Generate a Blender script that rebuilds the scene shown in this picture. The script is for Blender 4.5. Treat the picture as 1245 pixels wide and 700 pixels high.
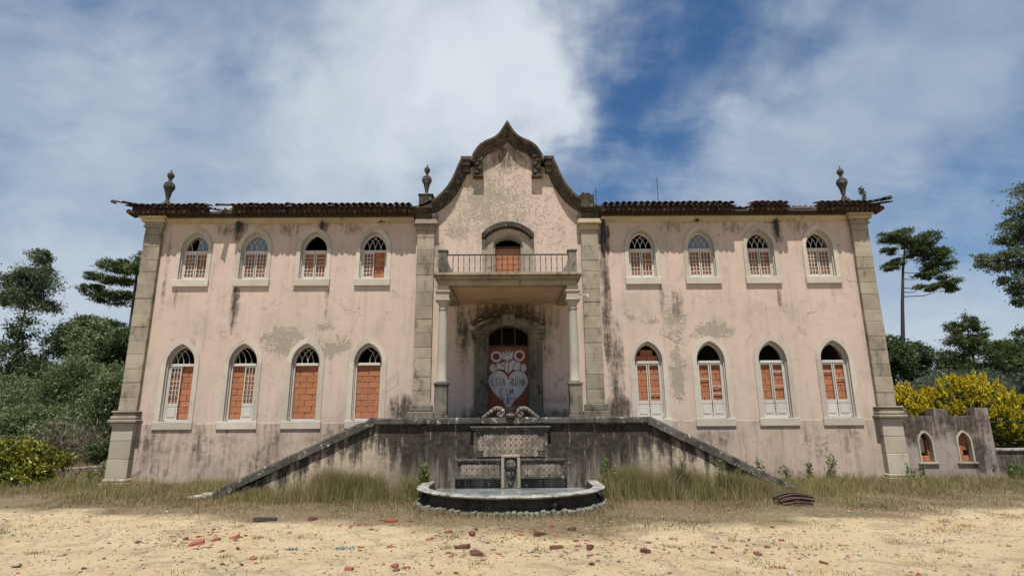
import bpy, math, random
import numpy as np
from mathutils import Vector, Matrix, noise as mnoise
from mathutils.geometry import tessellate_polygon

for o in list(bpy.data.objects):
    bpy.data.objects.remove(o, do_unlink=True)
scene = bpy.context.scene
COL = scene.collection
R = math.radians

# ------------------------------------------------------------------ camera
cam_data = bpy.data.cameras.new('camera')
cam = bpy.data.objects.new('camera', cam_data)
COL.objects.link(cam)
scene.camera = cam
cam_data.sensor_width = 36.0
cam_data.lens = 36.0 * 690 / 1245
cam_data.clip_start = 0.05
cam_data.clip_end = 5000
PITCH, YAW, ROLL = R(13.243), R(0.277), R(-0.378)
fwd = Vector((math.sin(YAW) * math.cos(PITCH), math.cos(YAW) * math.cos(PITCH), math.sin(PITCH)))
rgt = Vector((math.cos(YAW), -math.sin(YAW), 0))
upv = rgt.cross(fwd)
r2 = math.cos(ROLL) * rgt + math.sin(ROLL) * upv
u2 = -math.sin(ROLL) * rgt + math.cos(ROLL) * upv
M = Matrix((r2, u2, -fwd)).transposed().to_4x4()
M.translation = Vector((0, -17.07, 1.7))
cam.matrix_world = M

# ------------------------------------------------------------------ node helpers
def nd(nt, t, props=None, **ins):
    n = nt.nodes.new(t)
    for k, v in (props or {}).items():
        setattr(n, k, v)
    for k, v in ins.items():
        s = n.inputs[int(k[1:])] if k[0] == 'i' and k[1:].isdigit() else n.inputs[k.replace('_', ' ')]
        put(nt, s, v)
    return n
def put(nt, s, v):
    if isinstance(v, bpy.types.NodeSocket):
        nt.links.new(v, s)
    elif isinstance(v, bpy.types.Node):
        nt.links.new(v.outputs[0], s)
    else:
        if s.type == 'RGBA' and len(v) == 3:
            v = (*v, 1)
        s.default_value = v
def mth(nt, op, a, b=0.0, c=0.0, clamp=False):
    n = nt.nodes.new('ShaderNodeMath'); n.operation = op; n.use_clamp = clamp
    put(nt, n.inputs[0], a); put(nt, n.inputs[1], b); put(nt, n.inputs[2], c)
    return n.outputs[0]
def vmth(nt, op, a, b=(0, 0, 0), out=0):
    n = nt.nodes.new('ShaderNodeVectorMath'); n.operation = op
    put(nt, n.inputs[0], a); put(nt, n.inputs[1], b)
    return n.outputs[out]
def mixc(nt, f, a, b, mode='MIX'):
    n = nt.nodes.new('ShaderNodeMix'); n.data_type = 'RGBA'; n.blend_type = mode
    put(nt, n.inputs[0], f); put(nt, n.inputs[6], a); put(nt, n.inputs[7], b)
    return n.outputs[2]
def noi(nt, vec, scale, detail=4.0, rough=0.55, dist=0.0):
    n = nd(nt, 'ShaderNodeTexNoise', None, Vector=vec, Scale=scale, Detail=detail, Roughness=rough, Distortion=dist)
    return n.outputs[0]
def sst(nt, v, lo, hi):
    n = nt.nodes.new('ShaderNodeMapRange'); n.interpolation_type = 'SMOOTHSTEP'
    put(nt, n.inputs[0], v); put(nt, n.inputs[1], lo); put(nt, n.inputs[2], hi)
    n.inputs[3].default_value = 0.0; n.inputs[4].default_value = 1.0
    return n.outputs[0]
def scl(nt, vec, s):
    return vmth(nt, 'MULTIPLY', vec, s)
def xyz(nt, vec):
    n = nd(nt, 'ShaderNodeSeparateXYZ', None, Vector=vec)
    return n.outputs[0], n.outputs[1], n.outputs[2]
def blob(nt, x, z, cx, cz, rx, rz):
    """1 inside an ellipse on the wall, fading to 0 at its edge"""
    a = mth(nt, 'DIVIDE', mth(nt, 'SUBTRACT', x, cx), rx)
    b = mth(nt, 'DIVIDE', mth(nt, 'SUBTRACT', z, cz), rz)
    d = mth(nt, 'ADD', mth(nt, 'MULTIPLY', a, a), mth(nt, 'MULTIPLY', b, b))
    return mth(nt, 'SUBTRACT', 1.0, d, clamp=True)
def new_mat(name):
    m = bpy.data.materials.new(name); m.use_nodes = True
    nt = m.node_tree; nt.nodes.clear()
    out = nt.nodes.new('ShaderNodeOutputMaterial')
    b = nt.nodes.new('ShaderNodeBsdfPrincipled')
    nt.links.new(b.outputs[0], out.inputs[0])
    pos = nt.nodes.new('ShaderNodeNewGeometry').outputs['Position']
    return m, nt, b, pos
def bump(nt, b, h, dist=0.01, strength=0.6):
    n = nd(nt, 'ShaderNodeBump', None, Strength=strength, Distance=dist, Height=h)
    nt.links.new(n.outputs[0], b.inputs['Normal'])

# ------------------------------------------------------------------ sky, sun, exposure
SUN_EL, SUN_AZ = R(67.5), R(2.0)
sun_vec = Vector((-math.sin(SUN_AZ) * math.cos(SUN_EL), -math.cos(SUN_AZ) * math.cos(SUN_EL), math.sin(SUN_EL)))
world = bpy.data.worlds.new('World'); scene.world = world; world.use_nodes = True
wt = world.node_tree; wt.nodes.clear()
wo = wt.nodes.new('ShaderNodeOutputWorld'); bg = wt.nodes.new('ShaderNodeBackground')
wt.links.new(bg.outputs[0], wo.inputs[0])
sky = nd(wt, 'ShaderNodeTexSky', dict(sky_type='NISHITA', sun_disc=False, sun_elevation=SUN_EL, sun_rotation=math.pi + SUN_AZ,
         altitude=60.0, air_density=1.0, dust_density=0.2, ozone_density=3.0))
dirv = nd(wt, 'ShaderNodeTexCoord').outputs['Generated']
dx, dy, dz = xyz(wt, dirv)
den = mth(wt, 'ADD', mth(wt, 'MAXIMUM', dz, 0.0), 0.48)
uu = mth(wt, 'DIVIDE', dx, den); vv = mth(wt, 'DIVIDE', dy, den)
puv = nd(wt, 'ShaderNodeCombineXYZ', None, X=uu, Y=vv, Z=0.37).outputs[0]
def rotz_map(vec, ang, s):
    m = nd(wt, 'ShaderNodeMapping', None, Vector=vec)
    m.inputs['Rotation'].default_value = (0, 0, R(ang)); m.inputs['Scale'].default_value = s
    return m.outputs[0]
def warp_of(vec, scale, amt, detail=4.0):
    w_ = nd(wt, 'ShaderNodeTexNoise', None, Vector=vec, Scale=scale, Detail=detail, Roughness=.6).outputs[1]
    return scl(wt, vmth(wt, 'SUBTRACT', w_, (.5, .5, .5)), (amt, amt, amt))
pw = vmth(wt, 'ADD', puv, warp_of(puv, 1.0, .5))
dirw = vmth(wt, 'NORMALIZE', vmth(wt, 'ADD', dirv, vmth(wt, 'ADD', warp_of(dirv, 2.4, .46), warp_of(dirv, 9.0, .16))))
n_big = noi(wt, pw, 2.0, 5, .52)
n_str = noi(wt, rotz_map(pw, -35, (.45, 1.8, 1)), 3.4, 8, .62, .2)
n_fin = noi(wt, pw, 8, 8, .6)
def lobe(v, sharp, warped=True):
    L = math.sqrt(sum(q * q for q in v)); v = [q / L for q in v]
    d = vmth(wt, 'DOT_PRODUCT', dirw if warped else dirv, v, out=1)
    return mth(wt, 'POWER', mth(wt, 'MAXIMUM', d, 0.0), sharp)
cov = mth(wt, 'ADD', mth(wt, 'MULTIPLY', n_big, .55), mth(wt, 'ADD', mth(wt, 'MULTIPLY', n_str, .75), mth(wt, 'MULTIPLY', n_fin, .35)))
cov = mth(wt, 'ADD', cov, -.30)
# the clouds of the day: a bright bank over the gable, clear gaps right of it
for v, s, w in (((-.09, 1, .65), 45, .50), ((.0, 1, .52), 90, .25), ((-.45, 1, .5), 16, .30), ((-.85, 1, .30), 10, .28),
        ((.25, 1, .58), 130, -.34), ((.42, 1, .66), 150, -.30), ((.22, 1, .84), 150, -.20), ((.16, 1, .42), 200, -.14),
        ((-.93, 1, .85), 50, -.22), ((-.48, 1, .80), 160, -.16), ((.95, 1, .40), 60, -.40), ((.62, 1, .52), 40, .26), ((.9, 1, .72), 60, .20), ((.7, 1, .16), 14, .26)):
    cov = mth(wt, 'ADD', cov, mth(wt, 'MULTIPLY', lobe(v, s), w))
cov = mth(wt, 'ADD', cov, mth(wt, 'MULTIPLY', sst(wt, dz, .30, .0), .55))     # denser towards the horizon
cmask = sst(wt, cov, .26, 1.06)
cshade = mixc(wt, sst(wt, noi(wt, pw, 2.2, 6, .6), .35, .7), (5.8, 7.1, 8.9), (8.6, 9.6, 10.8))
cshade = mixc(wt, sst(wt, mth(wt, 'ADD', lobe((.0, 1, .63), 28), mth(wt, 'MULTIPLY', n_fin, .9)), .55, 1.55), cshade, (11.3, 12.1, 12.9))
hs = nd(wt, 'ShaderNodeHueSaturation', None, Hue=.5, Saturation=1.22, Value=1.5, Color=sky.outputs[0])
skyc = mixc(wt, mth(wt, 'MULTIPLY', cmask, .92), hs.outputs[0], cshade)
wt.links.new(skyc, bg.inputs[0])
bg.inputs[1].default_value = 0.0505

sd = bpy.data.lights.new('sun', 'SUN'); sd.energy = 5.0; sd.angle = R(0.6); sd.color = (1.0, .955, .88)
sun = bpy.data.objects.new('sun', sd); COL.objects.link(sun)
sun.rotation_euler = sun_vec.to_track_quat('Z', 'Y').to_euler()
sun.location = (0, -20, 30)
vs = scene.view_settings
vs.view_transform = 'Standard'; vs.look = 'None'; vs.gamma = 1; vs.use_curve_mapping = False
vs.exposure = 0.40

# ------------------------------------------------------------------ mesh helpers
class MB:
    def __init__(s): s.v = []; s.f = []
    def add(s, vs_, fs_):
        o = len(s.v); s.v += [tuple(q) for q in vs_]; s.f += [tuple(i + o for i in f) for f in fs_]; return s
    def box(s, x0, x1, y0, y1, z0, z1, c=0.0, j=0.0, rnd=random):
        if c <= 0:
            v = [(x, y, z) for x in (x0, x1) for y in (y0, y1) for z in (z0, z1)]
            f = [(0, 1, 3, 2), (4, 6, 7, 5), (0, 4, 5, 1), (2, 3, 7, 6), (0, 2, 6, 4), (1, 5, 7, 3)]
            if j: v = [(a + rnd.uniform(-j, j), b + rnd.uniform(-j, j), d + rnd.uniform(-j, j)) for a, b, d in v]
            return s.add(v, f)
        # chamfered box
        X = (x0, x1); Y = (y0, y1); Z = (z0, z1); v = []; idx = {}
        for i in (0, 1):
            for k in (0, 1):
                for l in (0, 1):
                    sx, sy, sz = (1, -1)[i], (1, -1)[k], (1, -1)[l]
                    jx, jy, jz = (rnd.uniform(-j, j) for _ in range(3)) if j else (0, 0, 0)
                    for a in range(3):
                        p = [X[i] + jx, Y[k] + jy, Z[l] + jz]
                        if a != 0: p[0] += sx * c
                        if a != 1: p[1] += sy * c
                        if a != 2: p[2] += sz * c
                        idx[i, k, l, a] = len(v); v.append(p)
        f = []
        for i in (0, 1):
            q = [idx[i, 0, 0, 0], idx[i, 1, 0, 0], idx[i, 1, 1, 0], idx[i, 0, 1, 0]]; f.append(q if i else q[::-1])
            q = [idx[0, i, 0, 1], idx[0, i, 1, 1], idx[1, i, 1, 1], idx[1, i, 0, 1]]; f.append(q if i else q[::-1])
            q = [idx[0, 0, i, 2], idx[1, 0, i, 2], idx[1, 1, i, 2], idx[0, 1, i, 2]]; f.append(q if i else q[::-1])
        for i in (0, 1):
            for k in (0, 1):
                a, b = idx[i, k, 0, 0], idx[i, k, 1, 0]; c_, d = idx[i, k, 0, 1], idx[i, k, 1, 1]
                q = [a, b, d, c_]; f.append(q if i != k else q[::-1])
                a, b = idx[i, 0, k, 0], idx[i, 1, k, 0]; c_, d = idx[i, 0, k, 2], idx[i, 1, k, 2]
                q = [a, b, d, c_]; f.append(q if i == k else q[::-1])
                a, b = idx[0, i, k, 1], idx[1, i, k, 1]; c_, d = idx[0, i, k, 2], idx[1, i, k, 2]
                q = [a, b, d, c_]; f.append(q if i != k else q[::-1])
                for l in (0, 1):
                    q = [idx[i, k, l, 0], idx[i, k, l, 1], idx[i, k, l, 2]]; f.append(q if (i + k + l) % 2 == 1 else q[::-1])
        return s.add(v, f)
    def prism(s, poly, y0, y1):
        """poly of (x, z) points extruded from y0 (front) to y1"""
        n = len(poly); tri = tessellate_polygon([[Vector((x, z, 0)) for x, z in poly]])
        v = [(x, y0, z) for x, z in poly] + [(x, y1, z) for x, z in poly]
        f = [tuple(t) for t in tri] + [tuple(i + n for i in t[::-1]) for t in tri]
        f += [(i, (i + 1) % n, (i + 1) % n + n, i + n) for i in range(n)]
        return s.add(v, f)
    def ring(s, inner, outer, y0, y1, closed=False):
        n = len(inner); m = n if closed else n - 1
        v = [(x, y0, z) for x, z in inner] + [(x, y0, z) for x, z in outer] + [(x, y1, z) for x, z in inner] + [(x, y1, z) for x, z in outer]
        f = []
        for i in range(m):
            k = (i + 1) % n
            f += [(i, k, n + k, n + i), (2 * n + i, 3 * n + i, 3 * n + k, 2 * n + k), (i, 2 * n + i, 2 * n + k, k), (n + i, n + k, 3 * n + k, 3 * n + i)]
        if not closed:
            f += [(0, n, 3 * n, 2 * n), (n - 1, 3 * n - 1, 4 * n - 1, 2 * n - 1)]
        return s.add(v, f)
    def lathe(s, prof, seg=16, c=(0, 0, 0), sx=1.0, sy=1.0):
        n = len(prof); v = []
        for k in range(seg):
            a = 2 * math.pi * k / seg
            v += [(c[0] + r * math.cos(a) * sx, c[1] + r * math.sin(a) * sy, c[2] + z) for r, z in prof]
        f = []
        for k in range(seg):
            k2 = (k + 1) % seg
            f += [(k * n + i, k2 * n + i, k2 * n + i + 1, k * n + i + 1) for i in range(n - 1)]
        f.append(tuple(k * n for k in range(seg))[::-1]); f.append(tuple(k * n + n - 1 for k in range(seg)))
        return s.add(v, f)
    def tube(s, pts, rad, seg=6):
        pts = [Vector(p) for p in pts]; n = len(pts)
        rad = [rad] * n if not hasattr(rad, '__len__') else rad
        v = []; f = []; ref = None
        for i, p in enumerate(pts):
            t = (pts[min(i + 1, n - 1)] - pts[max(i - 1, 0)]).normalized()
            if ref is None:
                ref = t.orthogonal().normalized()
            ref = (ref - t * ref.dot(t)); ref = ref.normalized() if ref.length > 1e-6 else t.orthogonal().normalized()
            b = t.cross(ref)
            for k in range(seg):
                a = 2 * math.pi * k / seg + .4
                v.append(p + (ref * math.cos(a) + b * math.sin(a)) * rad[i])
        for i in range(n - 1):
            for k in range(seg):
                k2 = (k + 1) % seg
                f.append((i * seg + k, i * seg + k2, (i + 1) * seg + k2, (i + 1) * seg + k))
        f.append(tuple(range(seg))[::-1]); f.append(tuple((n - 1) * seg + k for k in range(seg)))
        return s.add(v, f)
    def sweep(s, rails, closed_prof=True):
        """rails: list of equally long polylines; neighbours are bridged"""
        m = len(rails); n = len(rails[0]); v = [p for r in rails for p in r]; f = []
        for a in range(m if closed_prof else m - 1):
            b = (a + 1) % m
            f += [(a * n + i, a * n + i + 1, b * n + i + 1, b * n + i) for i in range(n - 1)]
        f.append(tuple(a * n for a in range(m))); f.append(tuple(a * n + n - 1 for a in range(m))[::-1])
        return s.add(v, f)
    def mesh(s, name):
        me = bpy.data.meshes.new(name); me.from_pydata(s.v, [], s.f); me.update()
        import bmesh
        bm = bmesh.new(); bm.from_mesh(me); bmesh.ops.recalc_face_normals(bm, faces=bm.faces); bm.to_mesh(me); bm.free()
        return me
    def build(s, name, mat, parent=None, smooth=False, loc=None):
        return obj(name, s.mesh(name), mat, parent, smooth, loc)
def obj(name, me, mat=None, parent=None, smooth=False, loc=None, rot=None, scale=None):
    o = bpy.data.objects.new(name, me); COL.objects.link(o)
    if mat is not None and not me.materials: me.materials.append(mat)
    if smooth:
        me.polygons.foreach_set('use_smooth', [True] * len(me.polygons))
        if smooth != 'all':
            me.set_sharp_from_angle(angle=R(38))
    if parent is not None: o.parent = parent
    if loc is not None: o.location = loc
    if rot is not None: o.rotation_euler = rot
    if scale is not None: o.scale = scale
    return o
def empty(name, loc=(0, 0, 0), rz=0.0):
    o = bpy.data.objects.new(name, None); COL.objects.link(o); o.location = loc; o.rotation_euler = (0, 0, rz)
    o.empty_display_size = .3
    return o
def tag(o, label=None, cat=None, group=None, kind=None):
    if label: o['label'] = label
    if cat: o['category'] = cat
    if group: o['group'] = group
    if kind: o['kind'] = kind
    return o
def np_mesh(name, verts, faces, k):
    """verts (N,3), faces (F,k) as numpy arrays"""
    me = bpy.data.meshes.new(name); F = len(faces)
    me.vertices.add(len(verts)); me.vertices.foreach_set('co', np.asarray(verts, dtype=np.float32).ravel())
    me.loops.add(F * k); me.loops.foreach_set('vertex_index', np.asarray(faces, dtype=np.int32).ravel())
    me.polygons.add(F); me.polygons.foreach_set('loop_start', np.arange(0, F * k, k, dtype=np.int32))
    me.update(calc_edges=True); me.validate()
    return me
# ------------------------------------------------------------------ materials
def spec(b, v): b.inputs['Specular IOR Level'].default_value = v
def plaster_mat(name, pinkA, pinkB, zones, streaks_and_shade, dirt=0.25, speckle=.0, peelcol=(.22, .195, .145), mgain=.20, worm=()):
    m, nt, b, p = new_mat(name); x, y, z = xyz(nt, p)
    n1 = noi(nt, p, 0.55, 5, .6); n2 = noi(nt, p, 3.5, 6, .65); n3 = noi(nt, p, 26, 4, .6)
    col = mixc(nt, sst(nt, n1, .32, .68), pinkA, pinkB)
    col = mixc(nt, mth(nt, 'MULTIPLY', sst(nt, n2, .45, .75), .35), col, (.39, .335, .265))
    blot = noi(nt, p, 1.1, 8, .7, .8)
    col = mixc(nt, mth(nt, 'MULTIPLY', sst(nt, blot, .50, .66), .30), col, tuple(q * .62 for q in pinkB))
    fine = noi(nt, p, 55, 3, .7)
    col = mixc(nt, mth(nt, 'MULTIPLY', sst(nt, fine, .5, .75), .22), col, tuple(q * .5 for q in pinkB))
    # faint vertical washes of rain dirt
    sx = noi(nt, scl(nt, p, (5.5, 5.5, .35)), 1.0, 5, .65)
    wash = mth(nt, 'MULTIPLY', sst(nt, sx, .46, .74), sst(nt, n2, .3, .6))
    col = mixc(nt, mth(nt, 'MULTIPLY', wash, dirt), col, (.17, .14, .115))
    # peeling: bare grey render shows in ragged patches
    zn = None
    for cx, cz, rx, rz, w in zones:
        q = mth(nt, 'MULTIPLY', blob(nt, x, z, cx, cz, rx, rz), w)
        zn = q if zn is None else mth(nt, 'MAXIMUM', zn, q)
    pn = noi(nt, p, 2.3, 9, .70, .6)
    pn2 = noi(nt, p, 9.0, 8, .72, 1.6)
    base = mth(nt, 'ADD', mth(nt, 'MULTIPLY', pn, .52), mth(nt, 'MULTIPLY', pn2, .48))
    lev = mth(nt, 'ADD', base, mth(nt, 'MULTIPLY', zn, .17)) if zn is not None else base
    peel = sst(nt, lev, .635, .672)
    for cx, cz, rx, rz, w in worm:      # fine worm-like flaking
        wz = blob(nt, x, z, cx, cz, rx, rz)
        wn = noi(nt, p, 4.6, 7, .66, 2.4)
        wn = mth(nt, 'ADD', mth(nt, 'MULTIPLY', wn, .6), mth(nt, 'MULTIPLY', noi(nt, p, 13, 5, .7, 1.2), .4))
        peel = mth(nt, 'MAXIMUM', peel, mth(nt, 'MULTIPLY', sst(nt, mth(nt, 'ADD', wn, mth(nt, 'MULTIPLY', wz, w)), .58, .64), sst(nt, wz, .0, .12)))
    pc = mixc(nt, sst(nt, n3, .3, .7), peelcol, tuple(q * 1.35 for q in peelcol))
    col = mixc(nt, mth(nt, 'MULTIPLY', peel, .85), col, pc)
    # hairline cracks
    vw = vmth(nt, 'ADD', p, scl(nt, vmth(nt, 'SUBTRACT', nd(nt, 'ShaderNodeTexNoise', None, Vector=p, Scale=2.2, Detail=5.0).outputs[1], (.5, .5, .5)), (.7, .7, .7)))
    ce = nd(nt, 'ShaderNodeTexVoronoi', dict(feature='DISTANCE_TO_EDGE'), Vector=scl(nt, vw, (1, 0, 1)), Scale=.75).outputs['Distance']
    crk = mth(nt, 'MULTIPLY', sst(nt, ce, .011, .003), sst(nt, noi(nt, p, .9, 4), .52, .6))
    col = mixc(nt, mth(nt, 'MULTIPLY', crk, .65), col, (.15, .12, .095))
    # small dark pocks
    vor = nd(nt, 'ShaderNodeTexVoronoi', None, Vector=scl(nt, p, (1, 1, .75)), Scale=5.0)
    pock = mth(nt, 'MULTIPLY', sst(nt, mth(nt, 'MULTIPLY', vor.outputs['Distance'], -1.0), -.16, -.05), sst(nt, noi(nt, p, 1.7, 4), .62 - speckle, .72 - speckle))
    col = mixc(nt, mth(nt, 'MULTIPLY', pock, .6), col, (.14, .115, .09))
    # black mould runs; on the portico wall they also paint in shade
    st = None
    for cx, cz, rx, rz, w in streaks_and_shade:
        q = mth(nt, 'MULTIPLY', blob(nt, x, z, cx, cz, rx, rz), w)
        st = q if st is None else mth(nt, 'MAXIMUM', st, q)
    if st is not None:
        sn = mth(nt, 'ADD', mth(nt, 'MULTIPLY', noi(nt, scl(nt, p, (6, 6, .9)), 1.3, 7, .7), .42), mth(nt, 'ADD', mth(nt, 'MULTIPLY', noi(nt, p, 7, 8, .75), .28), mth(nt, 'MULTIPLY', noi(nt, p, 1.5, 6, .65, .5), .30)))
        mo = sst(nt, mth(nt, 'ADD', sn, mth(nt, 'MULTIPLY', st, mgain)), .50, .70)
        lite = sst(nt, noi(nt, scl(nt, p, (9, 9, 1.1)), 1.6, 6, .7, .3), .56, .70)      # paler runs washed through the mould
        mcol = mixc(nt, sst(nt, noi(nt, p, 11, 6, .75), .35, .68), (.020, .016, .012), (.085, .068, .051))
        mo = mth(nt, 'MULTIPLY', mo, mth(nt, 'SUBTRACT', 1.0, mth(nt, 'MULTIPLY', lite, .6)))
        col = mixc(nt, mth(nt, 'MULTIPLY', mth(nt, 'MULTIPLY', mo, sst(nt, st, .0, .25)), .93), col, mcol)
    put(nt, b.inputs['Base Color'], col); b.inputs['Roughness'].default_value = .93; spec(b, .2)
    h = mth(nt, 'ADD', mth(nt, 'MULTIPLY', n3, .25), mth(nt, 'SUBTRACT', mth(nt, 'MULTIPLY', n2, .5), mth(nt, 'MULTIPLY', peel, .45)))
    bump(nt, b, h, .02, .55)
    return m
PALACE_ZONES = [(-.7, 8.6, 1.1, 1.2, .9), (-1.6, 7.6, .8, 1.0, .8), (1.6, 7.4, .7, .9, .6), (-6.85, 4.1, .95, .6, 1.35), (-5.35, 3.9, .8, .6, 1.15), (-5.6, 4.5, .5, .25, 1.0), (-8.7, 4.3, .5, .3, .7),
    (5.02, 3.2, .36, 1.4, 1.25), (6.2, 4.35, .95, .45, 1.25), (5.0, 4.7, .6, 1.1, 1.0), (4.4, 4.7, .7, .3, .8), (8.9, 4.4, .5, .4, .6), (-3.8, 5.0, .8, .9, .5), (-7, 5.2, 2.5, .5, .45), (3.6, 4.8, .5, .6, .7), (-10.2, 4.0, .5, .5, .6), (9.0, 5.1, 1.2, .4, .45)]
PALACE_STREAKS_AND_SHADE = [(-8.42, 5.2, .16, 1.0, 1.0), (2.98, 5.6, .2, 3.0, .95), (3.2, 3.2, .3, 1.8, .7), (-3.15, 2.05, .55, .55, 1.1), (3.2, 2.05, .5, .5, 1.0), (-8.5, 7.6, .3, .5, .7), (8.5, 7.5, .25, .5, .7), (-5.9, 7.7, .2, .35, .7),
    (-10.65, 6.2, .1, 1.9, .35), (0, 4.95, 1.7, .55, 1.0), (-1.4, 4.4, .3, 1.4, .8), (0, 1.9, 2.3, .32, .8), (5.15, 5.2, .25, .6, .6), (-2.2, 6.6, .2, 1.2, .5), (3.0, 7.2, .25, .9, 1.0), (-7, 8.0, 5, .3, .5), (7, 8.0, 5, .3, .5), (0, 10.2, 1.0, .8, .7), (0, 4.2, 1.9, 1.4, .55)] + [(X_ + d_, 5.35, .10, h_, w_) for X_, d_, h_, w_ in ((-9.8, -.46, .5, .30), (-6.065, .45, .7, .38), (-4.2, -.4, .45, .28), (4.2, .5, .8, .36), (6.065, -.44, .5, .3), (7.93, .4, .6, .34), (9.8, .2, .4, .26))] + [(X_ + .1, 7.7, .5, .35, .5) for X_ in (-9.0, -7.0, -5.0, 5.0, 7.0, 9.0)]  # the wide zone round the portal paints portico shade along with the stain
PINK = plaster_mat('pink_plaster', (.515, .395, .325), (.455, .36, .295), PALACE_ZONES, PALACE_STREAKS_AND_SHADE, .36, .10, worm=((-.6, 8.6, 1.9, 1.9, .13), (1.1, 8.2, 1.5, 1.9, .07)))
DADO = plaster_mat('pink_dado_plaster', (.46, .355, .285), (.395, .31, .245), [(-9, .9, 3, 1.2, .42), (-5, .9, 4, 1.2, .5), (8, .9, 5, 1.2, .35)],
    [(-10.2, .8, .8, 1.2, .42), (-8.9, .9, .45, 1.2, .45), (-7.0, .8, .8, 1.2, .42), (-5.2, .9, .8, 1.1, .36), (-8, .9, 4, 1.4, .2), (6.0, .9, .8, 1.0, .33), (8.9, 1.1, .5, .6, .35), (9.9, 1.2, .5, .6, .3), (7, .9, 5, 1.2, .12), (0, .10, 12, .38, .5)], .85, .26)
def terrace_mat(name):
    """beige render under a grey film and running black mould, thickest under the coping and round the fountain"""
    m, nt, b, p = new_mat(name); x, y, z = xyz(nt, p)
    ctr = sst(nt, mth(nt, 'ABSOLUTE', mth(nt, 'SUBTRACT', x, .15)), 4.1, 2.0)
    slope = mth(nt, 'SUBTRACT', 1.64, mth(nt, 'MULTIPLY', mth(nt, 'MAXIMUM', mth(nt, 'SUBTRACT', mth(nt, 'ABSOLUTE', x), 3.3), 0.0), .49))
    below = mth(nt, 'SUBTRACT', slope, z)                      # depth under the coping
    n1 = noi(nt, p, 1.2, 7, .66, .6); n2 = noi(nt, p, 6.5, 8, .75, .4); n3 = noi(nt, p, 28, 4, .7)
    run = noi(nt, scl(nt, p, (3.2, 3.2, .38)), 1.5, 7, .68, .25); run2 = noi(nt, scl(nt, p, (8, 8, .6)), 1.4, 6, .7, .2)
    col = mixc(nt, sst(nt, n1, .32, .68), (.47, .37, .265), (.36, .285, .205))
    col = mixc(nt, mth(nt, 'MULTIPLY', sst(nt, n2, .48, .70), .4), col, (.24, .195, .15))
    film = mth(nt, 'ADD', mth(nt, 'MULTIPLY', ctr, .26), mth(nt, 'ADD', mth(nt, 'MULTIPLY', run, .55), mth(nt, 'MULTIPLY', n2, .45)))
    col = mixc(nt, mth(nt, 'MULTIPLY', sst(nt, film, .47, .70), .88), col, mixc(nt, sst(nt, n2, .3, .7), (.075, .062, .05), (.23, .195, .158)))
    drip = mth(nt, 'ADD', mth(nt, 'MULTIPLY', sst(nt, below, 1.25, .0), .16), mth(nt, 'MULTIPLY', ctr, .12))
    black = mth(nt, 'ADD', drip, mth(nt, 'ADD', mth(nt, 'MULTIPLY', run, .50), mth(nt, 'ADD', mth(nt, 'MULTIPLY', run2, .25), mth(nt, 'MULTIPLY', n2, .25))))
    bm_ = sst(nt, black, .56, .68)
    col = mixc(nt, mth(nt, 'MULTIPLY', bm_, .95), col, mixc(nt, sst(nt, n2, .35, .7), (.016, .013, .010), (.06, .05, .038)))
    pale = mth(nt, 'MULTIPLY', sst(nt, run2, .56, .68), sst(nt, n2, .42, .56))
    col = mixc(nt, mth(nt, 'MULTIPLY', pale, .75), col, (.38, .33, .27))
    chip = sst(nt, noi(nt, p, 15, 4, .75, .8), .70, .73)
    col = mixc(nt, mth(nt, 'MULTIPLY', chip, .7), col, (.46, .42, .36))
    put(nt, b.inputs['Base Color'], col); b.inputs['Roughness'].default_value = .94; spec(b, .2)
    bump(nt, b, mth(nt, 'ADD', n2, mth(nt, 'MULTIPLY', n3, .4)), .025, .7)
    return m
TERRACE = terrace_mat('mouldy_terrace_plaster')
ANNEX = plaster_mat('grey_annex_plaster', (.30, .245, .22), (.22, .19, .17), [(12.5, .7, 2, 1, .5)], [(12, 1.6, 1.2, .8, 1.0), (13.6, 1.6, 1.2, .8, .95), (13.9, .8, .4, .9, .85), (15, .5, 1, .6, .9)], .8, .1, (.30, .25, .23))

def stone_mat(name, a, bcol, lichen=.3, lich_col=(.05, .045, .035), pale=0.0, scale=1.0):
    m, nt, b, p = new_mat(name)
    rnd = nd(nt, 'ShaderNodeObjectInfo').outputs['Random']
    n1 = noi(nt, p, 1.6 * scale, 6, .65); n2 = noi(nt, p, 18 * scale, 5, .7); n3 = noi(nt, scl(nt, p, (1, 1, .45)), 5 * scale, 7, .72, .3)
    col = mixc(nt, sst(nt, n1, .3, .7), a, bcol)
    col = mixc(nt, mth(nt, 'MULTIPLY', n2, .35), col, tuple(q * .55 for q in a))
    k = mth(nt, 'ADD', .82, mth(nt, 'MULTIPLY', rnd, .28))
    col = vmth(nt, 'SCALE', col); col.node.inputs[3].default_value = 1; nt.links.new(k, col.node.inputs[3])
    lm = sst(nt, mth(nt, 'ADD', mth(nt, 'MULTIPLY', n3, .7), mth(nt, 'MULTIPLY', n1, .3)), .66 - lichen * .4, .80 - lichen * .4)
    col = mixc(nt, mth(nt, 'MULTIPLY', lm, .9), col, lich_col)
    if pale:
        pm = sst(nt, noi(nt, p, 9, 6, .7, .6), .60 - pale * .12, .70 - pale * .1)
        col = mixc(nt, mth(nt, 'MULTIPLY', pm, .8), col, (.45, .43, .37))
    put(nt, b.inputs['Base Color'], col); b.inputs['Roughness'].default_value = .92; spec(b, .2)
    bump(nt, b, mth(nt, 'ADD', mth(nt, 'MULTIPLY', n2, .5), n3), .018, .6)
    return m
GRANITE = stone_mat('warm_granite', (.35, .30, .225), (.245, .207, .155), .38, (.11, .094, .068))
GRANITE_PALE = stone_mat('pale_granite', (.44, .385, .295), (.355, .31, .235), .20, (.16, .14, .105))
CORNICE = stone_mat('cornice_stone', (.46, .385, .265), (.34, .28, .19), .28, (.09, .075, .052))
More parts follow.
